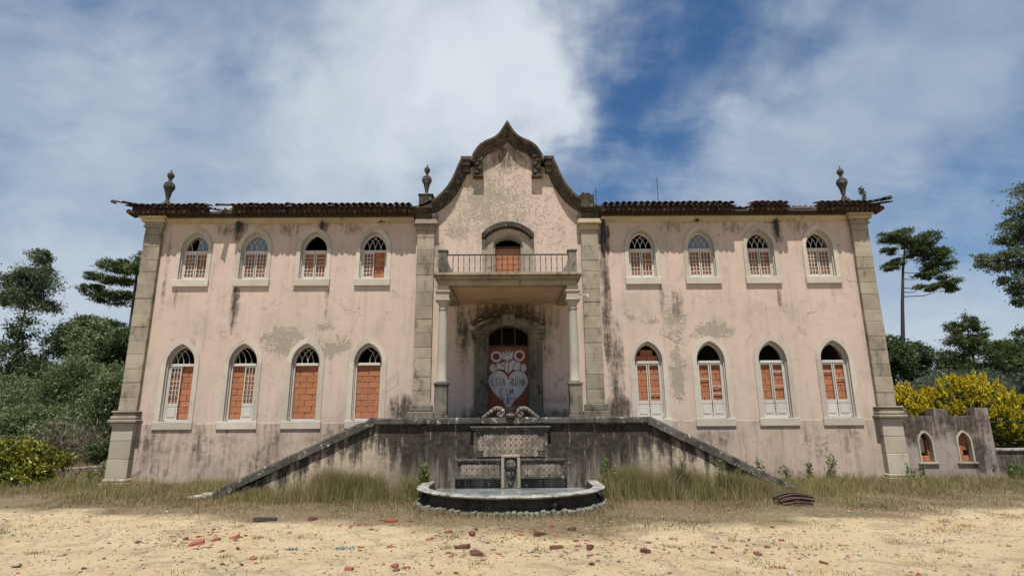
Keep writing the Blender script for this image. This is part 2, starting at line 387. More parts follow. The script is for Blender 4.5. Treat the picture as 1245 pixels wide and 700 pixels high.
BALCONY = stone_mat('weathered_balcony_stone', (.33, .275, .19), (.21, .17, .115), .36, (.06, .05, .036))
MOULD = stone_mat('mouldy_gable_stone', (.095, .077, .056), (.05, .042, .031), .5, (.028, .025, .02), .12)
COPING = stone_mat('mouldy_coping_stone', (.105, .094, .075), (.06, .054, .044), .45, (.032, .03, .026), .3)
COLUMN = stone_mat('grey_column_stone', (.37, .34, .285), (.28, .26, .215), .25, (.10, .09, .075))
PEDESTAL = stone_mat('stained_pedestal_stone', (.20, .18, .14), (.12, .105, .083), .46, (.04, .036, .03))
LIME = stone_mat('pale_limestone', (.52, .465, .385), (.44, .39, .32), .24, (.23, .195, .15), 0, 1.2)
URN = stone_mat('urn_stone', (.09, .082, .07), (.055, .051, .045), .3, (.045, .042, .036), .2)
RIM = stone_mat('basin_rim_stone', (.38, .36, .32), (.22, .205, .18), .46, (.045, .042, .036), .3, 2)
LICHEN_STONE = stone_mat('lichened_scroll_stone', (.19, .175, .135), (.11, .10, .08), .34, (.05, .048, .035), .4, 3)

def simple(name, col, rough=.8, var=.35, sc=8.0, metal=0.0, randv=.25, bd=.004, sp=.3):
    m, nt, b, p = new_mat(name); n = noi(nt, p, sc, 6, .65)
    rnd = nd(nt, 'ShaderNodeObjectInfo').outputs['Random']
    c = mixc(nt, mth(nt, 'MULTIPLY', sst(nt, n, .3, .75), var), col, tuple(q * .35 for q in col))
    c = vmth(nt, 'SCALE', c); nt.links.new(mth(nt, 'ADD', 1 - randv / 2, mth(nt, 'MULTIPLY', rnd, randv)), c.node.inputs[3])
    put(nt, b.inputs['Base Color'], c); b.inputs['Roughness'].default_value = rough; b.inputs['Metallic'].default_value = metal; spec(b, sp)
    if bd: bump(nt, b, noi(nt, p, sc * 4, 5, .7), bd, .6)
    return m
BRICK, nt, b, p = new_mat('orange_hollow_brick')
rnd = nd(nt, 'ShaderNodeObjectInfo').outputs['Random']
c = mixc(nt, rnd, (.385, .155, .076), (.31, .125, .064))
c = mixc(nt, mth(nt, 'MULTIPLY', sst(nt, noi(nt, p, 5, 6, .7), .5, .8), .6), c, (.28, .10, .055))
c = mixc(nt, mth(nt, 'MULTIPLY', sst(nt, noi(nt, p, 16, 4, .7), .62, .74), .6), c, (.50, .40, .32))
put(nt, b.inputs['Base Color'], c); b.inputs['Roughness'].default_value = .9; spec(b, .2)
wv = nd(nt, 'ShaderNodeTexWave', dict(bands_direction='Z'), Vector=p, Scale=14.0, Distortion=.6)
bump(nt, b, mth(nt, 'ADD', mth(nt, 'MULTIPLY', wv.outputs[1], .5), noi(nt, p, 40, 4)), .006, .5)
MORTAR = simple('grey_mortar', (.27, .20, .155), .95, .4, 20)
WOODWHITE = simple('weathered_white_timber', (.50, .475, .43), .75, .28, 14, 0, .15)
IRON = simple('weathered_iron', (.055, .05, .045), .7, .5, 20, .3)
RUST = simple('rusty_iron', (.085, .05, .038), .85, .6, 12)
DARKWOOD = simple('dark_old_wood', (.06, .048, .04), .85, .5, 14)
SHARD = simple('broken_clay', (.26, .095, .055), .9, .4, 24, 0, .6)
SHARD_DARK = simple('dirty_dark_clay', (.14, .06, .042), .9, .45, 24, 0, .5)
BLUE = simple('faded_blue_plastic', (.06, .25, .32), .5, .25, 20)
BOARD = simple('rust_red_board', (.20, .062, .032), .8, .55, 3.5)
PAINTW = simple('white_spray_paint', (.46, .46, .47), .7, .4, 13, 0, .05, 0)
PAINTR = simple('dark_red_spray_paint', (.13, .022, .022), .7, .15, 9, 0, .05, 0)
CEIL = plaster_mat('stained_ceiling_plaster', (.50, .35, .24), (.42, .29, .20), [(0, 5.2, 1, 1, .2)], [(0, 5.3, .2, .2, .1)], .3)
DARKROOM = simple('dirty_interior_plaster', (.16, .13, .11), .95, .4, 2)
TILE, nt, b, p = new_mat('lichened_clay_roof_tile')
rnd = nd(nt, 'ShaderNodeObjectInfo').outputs['Random']
c = mixc(nt, sst(nt, noi(nt, p, 7, 7, .7), .38, .62), (.075, .04, .026), (.024, .02, .016))
c = mixc(nt, mth(nt, 'MULTIPLY', sst(nt, noi(nt, p, 19, 5, .7), .58, .7), .6), c, (.11, .095, .06))
c = vmth(nt, 'SCALE', c); nt.links.new(mth(nt, 'ADD', .6, mth(nt, 'MULTIPLY', rnd, .7)), c.node.inputs[3])
put(nt, b.inputs['Base Color'], c); b.inputs['Roughness'].default_value = .93; spec(b, .15)
bump(nt, b, noi(nt, p, 30, 6, .7), .01, .7)
# glazed tile with a blue star and orange corners (pattern in each tile's own coordinates)
AZUL, nt, b, p = new_mat('patterned_glazed_tile')
oc = nd(nt, 'ShaderNodeTexCoord').outputs['Object']; ox, oy, oz = xyz(nt, oc)
rnd = nd(nt, 'ShaderNodeObjectInfo').outputs['Random']
ax = mth(nt, 'ABSOLUTE', ox); az = mth(nt, 'ABSOLUTE', oz)
dd = mth(nt, 'ADD', ax, az); rr = mth(nt, 'SQRT', mth(nt, 'ADD', mth(nt, 'MULTIPLY', ax, ax), mth(nt, 'MULTIPLY', az, az)))
c = mixc(nt, sst(nt, dd, .078, .084), (.28, .255, .21), (.23, .09, .04))
c = mixc(nt, sst(nt, mth(nt, 'MULTIPLY', rr, -1.0), -.036, -.031), c, (.055, .075, .11))
c = mixc(nt, sst(nt, mth(nt, 'MULTIPLY', mth(nt, 'MINIMUM', ax, az), -1.0), -.006, -.004), c, (.36, .30, .20))
c = mixc(nt, mth(nt, 'MULTIPLY', sst(nt, noi(nt, p, 4.5, 7, .7), .40, .62), .82), c, (.075, .063, .048))
put(nt, b.inputs['Base Color'], c); b.inputs['Roughness'].default_value = .35
WATER, nt, b, p = new_mat('murky_basin_water')
c = mixc(nt, sst(nt, noi(nt, p, 2.2, 5, .6), .4, .65), (.24, .27, .28), (.13, .145, .13))
put(nt, b.inputs['Base Color'], c); b.inputs['Roughness'].default_value = .06; b.inputs['IOR'].default_value = 1.33
bump(nt, b, noi(nt, p, 9, 3), .004, .2)
GLASS, nt, b, p = new_mat('dusty_window_glass')
put(nt, b.inputs['Base Color'], (.20, .24, .28)); b.inputs['Roughness'].default_value = .12; b.inputs['Alpha'].default_value = .55; spec(b, .7)

# ground: pale sandy track, dry turf nearer the house
GROUND, nt, b, p = new_mat('sandy_ground'); x, y, z = xyz(nt, p)
wob = mth(nt, 'MULTIPLY', mth(nt, 'SUBTRACT', noi(nt, p, .55, 5, .6), .5), 3.4)
q = mth(nt, 'ADD', x, .0)
# edge of the track as a shallow V: nearest the camera at the middle of the front
edge = mth(nt, 'SUBTRACT', mth(nt, 'MULTIPLY', mth(nt, 'ABSOLUTE', mth(nt, 'SUBTRACT', x, .9)), .27), 7.75)
edge = mth(nt, 'MINIMUM', edge, -3.2)
side = mth(nt, 'SUBTRACT', mth(nt, 'ADD', y, wob), edge)
turf = sst(nt, side, -.35, .55)
g1 = noi(nt, p, 1.7, 7, .65); g2 = noi(nt, p, 9, 6, .7); g3 = noi(nt, p, 70, 4, .7)
sand = mixc(nt, sst(nt, g1, .3, .7), (.48, .365, .205), (.54, .43, .265))
sand = mixc(nt, mth(nt, 'MULTIPLY', sst(nt, noi(nt, p, .55, 5, .6, .6), .55, .70), .55), sand, (.46, .30, .14))
sand = mixc(nt, mth(nt, 'MULTIPLY', sst(nt, g2, .52, .72), .5), sand, (.235, .19, .125))
sand = mixc(nt, mth(nt, 'MULTIPLY', sst(nt, g3, .58, .7), .5), sand, (.50, .45, .36))
sand = mixc(nt, mth(nt, 'MULTIPLY', sst(nt, g3, .45, .33), .0), sand, (.2, .17, .12))
soil = mixc(nt, sst(nt, g2, .35, .65), (.165, .122, .07), (.235, .18, .108))
soil = mixc(nt, mth(nt, 'MULTIPLY', sst(nt, g1, .5, .7), .5), soil, (.10, .095, .04))
g4 = noi(nt, p, 24, 6, .75); g5 = noi(nt, p, 1.3, 8, .72, .8)
sand = mixc(nt, mth(nt, 'MULTIPLY', sst(nt, g5, .50, .62), .60), sand, (.25, .20, .13))
sand = mixc(nt, mth(nt, 'MULTIPLY', sst(nt, g4, .55, .68), .55), sand, (.19, .14, .085))
sand = mixc(nt, mth(nt, 'MULTIPLY', sst(nt, g4, .44, .32), .7), sand, (.66, .56, .40))
pv = nd(nt, 'ShaderNodeTexVoronoi', None, Vector=p, Scale=26.0)
peb = mth(nt, 'MULTIPLY', sst(nt, pv.outputs['Distance'], .34, .22), sst(nt, noi(nt, p, 2.1, 5, .7), .44, .58))
pcol = mixc(nt, xyz(nt, pv.outputs['Color'])[0], (.20, .15, .095), (.66, .57, .43))
sand = mixc(nt, mth(nt, 'MULTIPLY', peb, .75), sand, pcol)
far = mth(nt, 'MAXIMUM', sst(nt, y, 9.0, 18.0), sst(nt, mth(nt, 'ABSOLUTE', x), 30.0, 50.0))      # scrub beyond the yard
soil = mixc(nt, far, soil, mixc(nt, g1, (.075, .085, .032), (.13, .12, .055)))
put(nt, b.inputs['Base Color'], mixc(nt, turf, sand, soil)); b.inputs['Roughness'].default_value = .97; spec(b, .12)
bump(nt, b, mth(nt, 'ADD', mth(nt, 'MULTIPLY', g2, .7), mth(nt, 'ADD', mth(nt, 'MULTIPLY', g4, .5), mth(nt, 'MULTIPLY', g3, .35))), .07, .9)

def leaf_mat(name, a, bcol, dry=None, trans=.25, rough=.55):
    m, nt, b, p = new_mat(name)
    g = [n for n in nt.nodes if n.bl_idname == 'ShaderNodeNewGeometry'][0]
    isl = g.outputs['Random Per Island']
    c = mixc(nt, isl, a, bcol)
    c = mixc(nt, mth(nt, 'MULTIPLY', sst(nt, noi(nt, p, .8, 4), .42, .65), .5), c, tuple(q * .6 for q in a))
    if dry: c = mixc(nt, sst(nt, isl, .86, .9), c, dry)
    put(nt, b.inputs['Base Color'], c); b.inputs['Roughness'].default_value = rough; spec(b, .25)
    tr = nd(nt, 'ShaderNodeBsdfTranslucent', None, Color=c)
    mx = nd(nt, 'ShaderNodeMixShader', None, Fac=trans)
    nt.links.new(b.outputs[0], mx.inputs[1]); nt.links.new(tr.outputs[0], mx.inputs[2])
    out = [n for n in nt.nodes if n.bl_idname == 'ShaderNodeOutputMaterial'][0]
    nt.links.new(mx.outputs[0], out.inputs[0])
    return m
L_PINE = leaf_mat('pine_needles', (.060, .085, .026), (.10, .125, .04))
L_DARK = leaf_mat('dark_evergreen_leaves', (.045, .068, .026), (.085, .11, .042))
L_EUC = leaf_mat('eucalyptus_leaves', (.08, .11, .05), (.15, .175, .095))
L_ACACIA = leaf_mat('acacia_leaves', (.11, .15, .06), (.19, .225, .10))
L_GREY = leaf_mat('grey_green_leaves', (.085, .11, .075), (.12, .145, .10))
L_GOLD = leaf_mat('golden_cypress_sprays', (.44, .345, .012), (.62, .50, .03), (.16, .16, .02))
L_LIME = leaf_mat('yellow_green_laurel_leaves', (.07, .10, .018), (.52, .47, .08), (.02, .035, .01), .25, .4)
L_INNER = leaf_mat('older_inner_cypress_leaves', (.055, .07, .012), (.10, .105, .015))  # green older growth inside the golden sprays
L_WEED = leaf_mat('fresh_weed_leaves', (.10, .14, .035), (.16, .19, .06))
L_DRY = leaf_mat('dry_brown_twigs', (.17, .14, .10), (.22, .18, .13))
def grass_mat(name, straw, olive, bias):
    m = leaf_mat(name, straw, olive, None, .35, .75); nt = m.node_tree
    b = [n for n in nt.nodes if n.bl_idname == 'ShaderNodeBsdfPrincipled'][0]; tr = [n for n in nt.nodes if n.bl_idname == 'ShaderNodeBsdfTranslucent'][0]
    g = [n for n in nt.nodes if n.bl_idname == 'ShaderNodeNewGeometry'][0]; p = g.outputs['Position']; isl = g.outputs['Random Per Island']
    x, y, z = xyz(nt, p); flat_p = nd(nt, 'ShaderNodeCombineXYZ', None, X=x, Y=y, Z=0.0).outputs[0]
    pt = mth(nt, 'ADD', noi(nt, flat_p, .75, 5, .65), mth(nt, 'MULTIPLY', mth(nt, 'SUBTRACT', isl, .5), .45))
    c = mixc(nt, sst(nt, pt, bias - .12, bias + .12), straw, olive)
    c = mixc(nt, mth(nt, 'MULTIPLY', sst(nt, mth(nt, 'FRACT', mth(nt, 'MULTIPLY', isl, 17.0)), .6, 1.0), .6), c, (.20, .125, .075))
    c = mixc(nt, mth(nt, 'MULTIPLY', sst(nt, mth(nt, 'FRACT', mth(nt, 'MULTIPLY', isl, 31.0)), .82, 1.0), .7), c, (.55, .46, .30))
    put(nt, b.inputs['Base Color'], c); put(nt, tr.inputs[0], c); return m
L_GRASS = grass_mat('dry_turf_grass', (.29, .22, .13), (.17, .155, .06), .55)
L_GRASSG = grass_mat('green_turf_grass', (.35, .28, .13), (.19, .215, .058), .47)
BARK = simple('brown_bark', (.055, .043, .036), .95, .5, 6)
BARK_PALE = simple('pale_bark', (.20, .175, .15), .9, .4, 6)
CABLE = simple('black_cable', (.02, .02, .02), .6, .2, 5)
PEBBLE = simple('pale_pebble', (.37, .32, .25), .9, .4, 12, 0, .3)
# ------------------------------------------------------------------ ground
rng = random.Random(7)
def axis(parts):
    out = []
    for a, b_, st in parts: out += list(np.arange(a, b_, st))
    return np.array(out + [parts[-1][1]])
gx = axis([(-900, -200, 70), (-200, -40, 10), (-40, -13, 1.5), (-13, 13, .11), (13, 40, 1.5), (40, 200, 10), (200, 900, 70)])
gy = axis([(-300, -40, 40), (-40, -14, 2), (-14, -3, .10), (-3, 3, .3), (3, 40, 2), (40, 200, 10), (200, 1200, 80)])
def ground_h(x, y):
    if -14 < x < 14 and -15 < y < 2:
        h = .05 * mnoise.noise((x * .45, y * .45, 3.1)) + .022 * mnoise.noise((x * 1.6, y * 1.6, 8.3)) + .010 * mnoise.noise((x * 5, y * 5, 1.7))
        for yr in (-8.35, -9.95, -11.6):
            d_ = (y - yr - .35 * mnoise.noise((x * .22, yr, 5.5))) / .22
            h -= .035 * math.exp(-d_ * d_) * (.6 + .6 * mnoise.noise((x * .6, yr, 2.2)))
        h += .012 * mnoise.noise((x * 9, y * 9, 4.4)) if y < -5 else 0
        k = min(1, (14 - abs(x)) / 2, (y + 15) / 2, (2 - y) / 1.5)
        return h * max(0, k)
    return 0.0
gv = [(x, y, ground_h(x, y)) for y in gy for x in gx]
nx = len(gx); i0 = np.arange(len(gy) - 1)[:, None] * nx + np.arange(nx - 1)[None, :]
gf = np.stack([i0, i0 + 1, i0 + nx + 1, i0 + nx], -1).reshape(-1, 4)
me = np_mesh('ground', np.array(gv), gf, 4)
tag(obj('ground', me, GROUND, smooth='all'), kind='structure')

# ------------------------------------------------------------------ the palace
PX = -0.04
palace = empty('palace', (PX, 0, 0))
tag(palace, 'abandoned two-storey pink palace with curved gable and bricked-up pointed windows', 'building')
WX = (-9.8, -7.93, -6.065, -4.2, 4.2, 6.065, 7.93, 9.8)

def arch(w, rise, zs, z0, n=9):
    """outline of a pointed opening, left foot to right foot"""
    Rr = (w * w + rise * rise) / (2 * w); a1 = math.atan2(rise, Rr - w)
    left = [(Rr - w - Rr * math.cos(a1 * k / n), zs + Rr * math.sin(a1 * k / n)) for k in range(n + 1)]
    return [(-w, z0)] + left + [(-x, z) for x, z in left[-2::-1]] + [(w, z0)]
def seg_arch(w, rise, zs, z0, n=10):
    Rr = (w * w + rise * rise) / (2 * rise); a1 = math.asin(min(1, w / Rr))
    return [(-w, z0)] + [(Rr * math.sin(-a1 + 2 * a1 * k / n), zs + rise - Rr + Rr * math.cos(-a1 + 2 * a1 * k / n)) for k in range(n + 1)] + [(w, z0)]

# gable line (front edge of the moulding)
ogee_l = [(-1.185, 9.86), (-1.155, 9.98), (-1.105, 10.09), (-1.045, 10.2), (-.965, 10.32), (-.885, 10.41), (-.795, 10.48), (-.705, 10.54), (-.595, 10.585), (-.495, 10.63), (-.395, 10.69), (-.305, 10.77), (-.225, 10.87), (-.15, 10.99), (-.085, 11.11), (0, 11.25)]
ogee = ogee_l + [(-x, z) for x, z in ogee_l[-2::-1]]
sweep_l = [(-3.0, 8.27), (-2.82, 8.31), (-2.62, 8.37), (-2.44, 8.46), (-2.26, 8.58), (-2.08, 8.75), (-1.91, 8.97), (-1.78, 9.2), (-1.67, 9.45), (-1.59, 9.68), (-1.5, 9.88)]
sweep_r = [(-x, z) for x, z in sweep_l[::-1]]
def offset(path, d, clipx=False):
    out = []; n = len(path)
    for i, (x, z) in enumerate(path):
        a = Vector(path[max(i - 1, 0)]); b_ = Vector(path[min(i + 1, n - 1)]); t = (b_ - a).normalized()
        nx_, nz_ = t.y, -t.x
        k = 1.0
        if clipx and i == n // 2:
            s_ = (Vector(path[i]) - a).normalized(); half = math.acos(max(-1, min(1, -s_.y)))  # from vertical
            half = math.pi - half
            k = 1 / max(.34, math.sin(half)); nx_, nz_ = 0, -1
        px, pz = x + nx_ * d * k, z + nz_ * d * k
        if clipx:
            if i < n // 2: px = min(px, -.0005 * (n // 2 - i))
            if i > n // 2: px = max(px, .0005 * (i - n // 2))
        out.append((px, pz))
    if clipx:
        zt = out[n // 2][1]
        out = [(x, min(z, zt + .0) if abs(x) < .012 else z) for x, z in out]
    return out
# wall sheet with its openings
og_in = offset(ogee, .20, True); sl_in = offset(sweep_l, .2); sr_in = offset(sweep_r, .2)
outer = [(-11.2, -.3), (11.2, -.3), (11.2, 8.05), (3.0, 8.05)] + sr_in[::-1] + [(1.3, 9.7)] + og_in[::-1] + [(-1.3, 9.7)] + sl_in[::-1] + [(-3.0, 8.05), (-11.2, 8.05)]
clean = [outer[0]]
for q_ in outer[1:]:
    if (Vector(q_) - Vector(clean[-1])).length > .004: clean.append(q_)
outer = clean
UP = dict(z0=6.05, zs=7.0, ro=.726, ri=.57, rf=.47, wo=.54, zsill=5.80, ws=.556)
LO = dict(z0=1.78, zs=3.46, ro=.73, ri=.58, rf=.48, wo=.56, zsill=1.53, ws=.587)
holes = []
for X in WX:
    for S in (UP, LO):
        holes.append([(X + x, z) for x, z in arch(.445, S['ri'] + .03, S['zs'], S['z0'] - .05)])
bal_hole = seg_arch(.47, .20, 7.2, 5.35); por_hole = seg_arch(.70, .28, 4.32, 1.6)
holes += [bal_hole, por_hole]
tri_in = [[Vector((x, z, 0)) for x, z in pl] for pl in [outer] + holes]
flat = [(x, z) for pl in [outer] + holes for x, z in pl]
tris = tessellate_polygon(tri_in)
mb = MB(); n = len(flat); TH = .48
mb.v = [(x, 0, z) for x, z in flat] + [(x, TH, z) for x, z in flat]
mb.f = [tuple(t) for t in tris] + [tuple(i + n for i in t[::-1]) for t in tris]
o0 = 0
for pl in [outer] + holes:
    m_ = len(pl); mb.f += [(o0 + i, o0 + (i + 1) % m_, o0 + (i + 1) % m_ + n, o0 + i + n) for i in range(m_)]; o0 += m_
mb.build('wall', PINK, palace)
# side and back walls, floors inside
mb = MB(); mb.box(-11.2, -10.75, .482, 11, -.3, 8.05); mb.box(10.75, 11.2, .482, 11, -.3, 8.05); mb.box(-10.748, 10.748, 10.6, 11, -.3, 8.04)
mb.build('side_wall', PINK, palace)
mb = MB(); mb.box(-10.748, 10.748, .484, 10.598, 4.85, 5.05); mb.box(-10.746, 10.746, .484, 10.597, 8.0, 8.04); mb.box(-10.747, 10.747, 3.2, 3.35, 0, 4.849); mb.box(-10.745, 10.745, 3.2, 3.35, 5.051, 7.999)
mb.build('interior', DARKROOM, palace)
# dado below the sills, in two runs either side of the terrace
mb = MB(); mb.box(-10.9, -3.31, -.03, .02, -.3, 1.70, .008); mb.build('dado', DADO, palace)
mb = MB(); mb.box(3.31, 10.9, -.03, .02, -.3, 1.70, .008); mb.build('dado', DADO, palace)

# ---- windows
def prep(S):
    D = {}
    so = arch(S['wo'], S['ro'], S['zs'], S['z0'] - .02); si = arch(.42, S['ri'], S['zs'], S['z0'] - .02)
    s2 = arch(.395, S['ri'] - .04, S['zs'], S['z0'] - .02); fi = arch(.352, S['rf'], S['zs'], S['z0'] + .045); fo = arch(.397, S['ri'] - .035, S['zs'], S['z0'] - .018)
    na = len(so); mid = na // 2
    D['stones'] = []
    g = .0025
    for a, b_ in ((0, 2), (1, mid + 1), (mid, na - 1), (na - 2, na)):
        A = MB(); A.ring(si[a:b_], so[a:b_], -.03, .10); A.ring(s2[a:b_], [(x * .999, z) for x, z in si[a:b_]], .055, .30)
        me = A.mesh('surround_stone'); me.materials.append(LIME); D['stones'].append(me)
    A = MB(); A.box(-S['ws'], S['ws'], -.075, .20, S['zsill'], S['z0'] - .022, .012)
    D['sill'] = A.mesh('sill'); D['sill'].materials.append(LIME)
    A = MB(); A.ring(fi, fo, .13, .19)
    A.box(-.352, .352, .12, .185, S['zs'] - .085, S['zs'] - .005, .008); A.box(-.354, .354, .128, .188, S['z0'] - .016, S['z0'] + .043)
    D['frame'] = A.mesh('window'); D['frame'].materials.append(WOODWHITE)
    return D
PU, PL = prep(UP), prep(LO)
def tracery(S, keep, rr):
    A = MB(); w = .352; rise = S['rf']; Rr = (w * w + rise * rise) / (2 * w); zs = S['zs']
    for d in (.176, .352, .528):
        for sgn in (1, -1):
            if rr.random() > keep: continue
            pts = []
            cut = 1.0 if rr.random() < .8 else rr.uniform(.4, .9)
            for k in range(13):
                a = k / 12 * 1.35 * cut; x = Rr - w - Rr * math.cos(a) + d; z = Rr * math.sin(a)
                if x > 0 and (x - (w - Rr)) ** 2 + z * z > Rr * Rr: break
                pts.append((sgn * x, .16, zs + z))
            if len(pts) > 1: A.tube(pts, .0095, 4)
    return A if A.v else None
def casement(S, side, cols, rows, zb, missing, rr):
    """one timber leaf: stiles, rails and what is left of its glazing bars; side -1 left, 1 right"""
    A = MB(); x0, x1 = (-.35, -.012) if side < 0 else (.012, .35); zt = S['zs'] - .087
    st = .032
    A.box(x0, x0 + st, .135, .172, zb, zt); A.box(x1 - st, x1, .135, .172, zb, zt)
    A.box(x0 + st, x1 - st, .137, .170, zb, zb + .05); A.box(x0 + st, x1 - st, .137, .170, zt - .04, zt)
    a, b_ = x0 + st, x1 - st; c_, d = zb + .05, zt - .04
    for k in range(1, cols):
        x = a + (b_ - a) * k / cols
        seg = [(c_, d)] if rr.random() > missing else [(c_, c_ + (d - c_) * rr.uniform(.2, .6))]
        for z0_, z1_ in seg: A.box(x - .009, x + .009, .146, .164, z0_, z1_)
    for k in range(1, rows):
        z = c_ + (d - c_) * k / rows
        if rr.random() > missing: A.box(a, b_, .145, .163, z - .0085, z + .0085)
    return A
def panel(S, side, zb, zt):
    A = MB(); x0, x1 = (-.35, -.012) if side < 0 else (.012, .35)
    A.box(x0, x1, .142, .170, zb, zt - .002); A.box(x0 + .045, x1 - .045, .128, .141, zb + .07, zt - .06, .012)
    A.box(x0, x1, .134, .1415, zt - .045, zt - .003); A.box(x0, x1, .134, .1415, zb, zb + .04)
    return A
def brick_mesh(w, h=.162, d=.11):
    rr = random.Random(int(w * 1000)); A = MB(); A.box(-w / 2, w / 2, 0, d, 0, h, .008, .003, rr)
    me = A.mesh('brick'); me.materials.append(BRICK); return me
B_FULL, B_HALF, B_THIRD = brick_mesh(.298), brick_mesh(.142), brick_mesh(.21)
def lay_bricks(parent, x0, x1, z0, z1, y, rr, shift=0, drop=0.0):
    rows = max(1, round((z1 - z0) / .175)); hz = (z1 - z0) / rows
    for r in range(rows):
        xs = x0; k = 0
        pat = [(B_FULL, .31), (B_FULL, .31)] if (r + shift) % 2 == 0 else [(B_HALF, .155), (B_FULL, .31), (B_HALF, .155)]
        sc = (x1 - x0) / sum(w for _, w in pat)
        for me, w in pat:
            if rr.random() >= drop:
                obj('brick', me, None, parent, loc=(xs + w * sc / 2, y + rr.uniform(-.007, .007), z0 + r * hz + .006),
                    rot=(rr.uniform(-.01, .01), rr.uniform(-.012, .012), rr.uniform(-.02, .02)), scale=(sc * .985, 1, hz / .175))
            xs += w * sc
def add_window(i, X, up):
    S, Dd = (UP, PU) if up else (LO, PL); rr = random.Random(i * 17 + up)
    w = obj('window', Dd['frame'], None, palace, loc=(X, 0, 0))
    for me in Dd['stones']: obj('surround_stone', me, None, w)
    obj('sill', Dd['sill'], None, w)
    lay_bricks(w, -.392, .392, S['z0'] + .045, S['zs'] - .05, .20, rr, i)
    A = MB(); A.box(-.394, .394, .225, .30, S['z0'] - .01, S['zs'] - .045); A.build('mortar', MORTAR, w)
    if up:
        zb = S['z0'] + .045
        lab = {}
        for sd in (-1, 1):
            if i == 3 and sd == 1:
                continue
            miss = .30 if i == 2 else (.22 if i == 4 else .07)
            casement(S, sd, 3, 6, zb, miss, rr).build('casement', WOODWHITE, w)
        if i == 3:
            A = MB(); A.box(.322, .35, .135, .172, zb, S['zs'] - .087); A.build('casement', WOODWHITE, w)
        if i != 2:
            T = tracery(S, .75 if i == 0 else .96, rr)
            if T: T.build('tracery', WOODWHITE, w)
        if i in (0, 1, 5):
            pl = [(x, z) for x, z in arch(.347, S['rf'] - .01, S['zs'], S['zs'] + .002)]
            if i == 0: pl = [(max(x, .01 + .0001 * k), z) for k, (x, z) in enumerate(pl)]
            A = MB(); A.prism(pl, .166, .170); A.build('pane', GLASS, w)
    else:
        zb = S['z0'] + .045; zp = 2.24
        if i < 2:
            sd = -1 if i == 0 else 1
            casement(S, sd, 3, 8, zp, .08, rr).build('casement', WOODWHITE, w); panel(S, sd, zb, zp).build('panel', WOODWHITE, w)
        elif i >= 4:
            for sd in (-1, 1):
                casement(S, sd, 1, 5, zp, .72, rr).build('casement', WOODWHITE, w); panel(S, sd, zb, zp).build('panel', WOODWHITE, w)
        if i < 4:
            T = tracery(S, .62, rr)
            if T: T.build('tracery', WOODWHITE, w)
        if i == 4:
            for k, (x0, x1, z) in enumerate(((-.34, 0, 3.47), (0, .34, 3.47), (-.2, .2, 3.645))):
                obj('brick', B_FULL, None, w, loc=((x0 + x1) / 2, .21, z), scale=((x1 - x0) / .31, 1, 1))
    return w
for i, X in enumerate(WX):
    add_window(i, X, True); add_window(i, X, False)

# ---- pilasters
def blocks(parent, x0, x1, y0, y1, z0, z1, hs, mat, rr):
    z = z0; k = 0
    while z < z1 - .02:
        h = min(hs[k % len(hs)] * rr.uniform(.94, 1.06), z1 - z)
        if z1 - z - h < .15: h = z1 - z
        A = MB(); j = rr.uniform(-.006, .006)
        A.box(x0 + rr.uniform(-.004, .004), x1 + rr.uniform(-.004, .004), y0 + j, y1, z + .003, z + h - .003, .010, .003, rr)
        A.build('stone_block', mat, parent); z += h; k += 1
for s in (-1, 1):
    rr = random.Random(40 + s)
    a, b_ = sorted((s * 10.84, s * 11.37))
    A = MB(); A.box(a - .13, b_ + .13, -.33, .34, -.2, .10, .02); A.box(a - .09, b_ + .09, -.29, .33, .10, .2, .03)
    pil = A.build('pilaster', GRANITE_PALE, palace)
    blocks(pil, a - .04, b_ + .04, -.23, .32, .2, 1.74, (.55, .5), GRANITE_PALE, rr)
    A = MB(); A.box(a - .15, b_ + .15, -.34, .35, 1.742, 1.83, .02); A.box(a - .11, b_ + .11, -.30, .34, 1.83, 1.93, .03); A.box(a - .07, b_ + .07, -.26, .33, 1.93, 2.02, .03); A.box(a - .10, b_ + .10, -.29, .335, 2.02, 2.075, .02)
    A.build('pedestal_cap', GRANITE, pil)
    blocks(pil, a, b_, -.13, .31, 2.077, 7.70, (.40, .44, .38, .46), GRANITE, rr)
    A = MB(); A.box(a - .05, b_ + .05, -.18, .33, 7.70, 7.77, .015); A.box(a - .02, b_ + .02, -.15, .32, 7.77, 7.86, .01); A.build('capital', GRANITE, pil)
    # outward stepped entablature on the corner
    A = MB(); A.box(a - .10, b_ + .10, -.24, .40, 7.86, 7.97, .02); A.box(a - .16, b_ + .16, -.30, .45, 7.97, 8.06, .03); A.box(a - .26, b_ + .26, -.40, .5, 8.06, 8.13, .03)
    A.build('entablature', CORNICE, pil)
for s in (-1, 1):
    rr = random.Random(60 + s)
    a, b_ = sorted((s * 2.30, s * 2.83))
    A = MB(); A.box(a - .12, b_ + .12, -.26, .02, 1.60, 2.0, .02); A.box(a - .07, b_ + .07, -.21, .019, 2.0, 2.2, .03)
    pil = A.build('pilaster', PEDESTAL, palace)
    blocks(pil, a, b_, -.13, .018, 2.2, 7.56, (.42, .42, .55, .34, .46, .40), GRANITE, rr)
    A = MB(); A.box(a - .05, b_ + .05, -.18, .019, 7.56, 7.64, .015); A.box(a - .02, b_ + .02, -.15, .018, 7.64, 7.73, .01); A.box(a - .12, b_ + .12, -.27, .021, 7.73, 7.82, .02); A.box(a - .08, b_ + .08, -.22, .02, 7.82, 7.90, .02)
    A.build('capital', CORNICE if s > 0 else GRANITE, pil)
    A = MB(); A.box(a - .06, b_ + .06, -.2, .02, 7.905, 8.1, .01); A.build('impost', MOULD, pil)

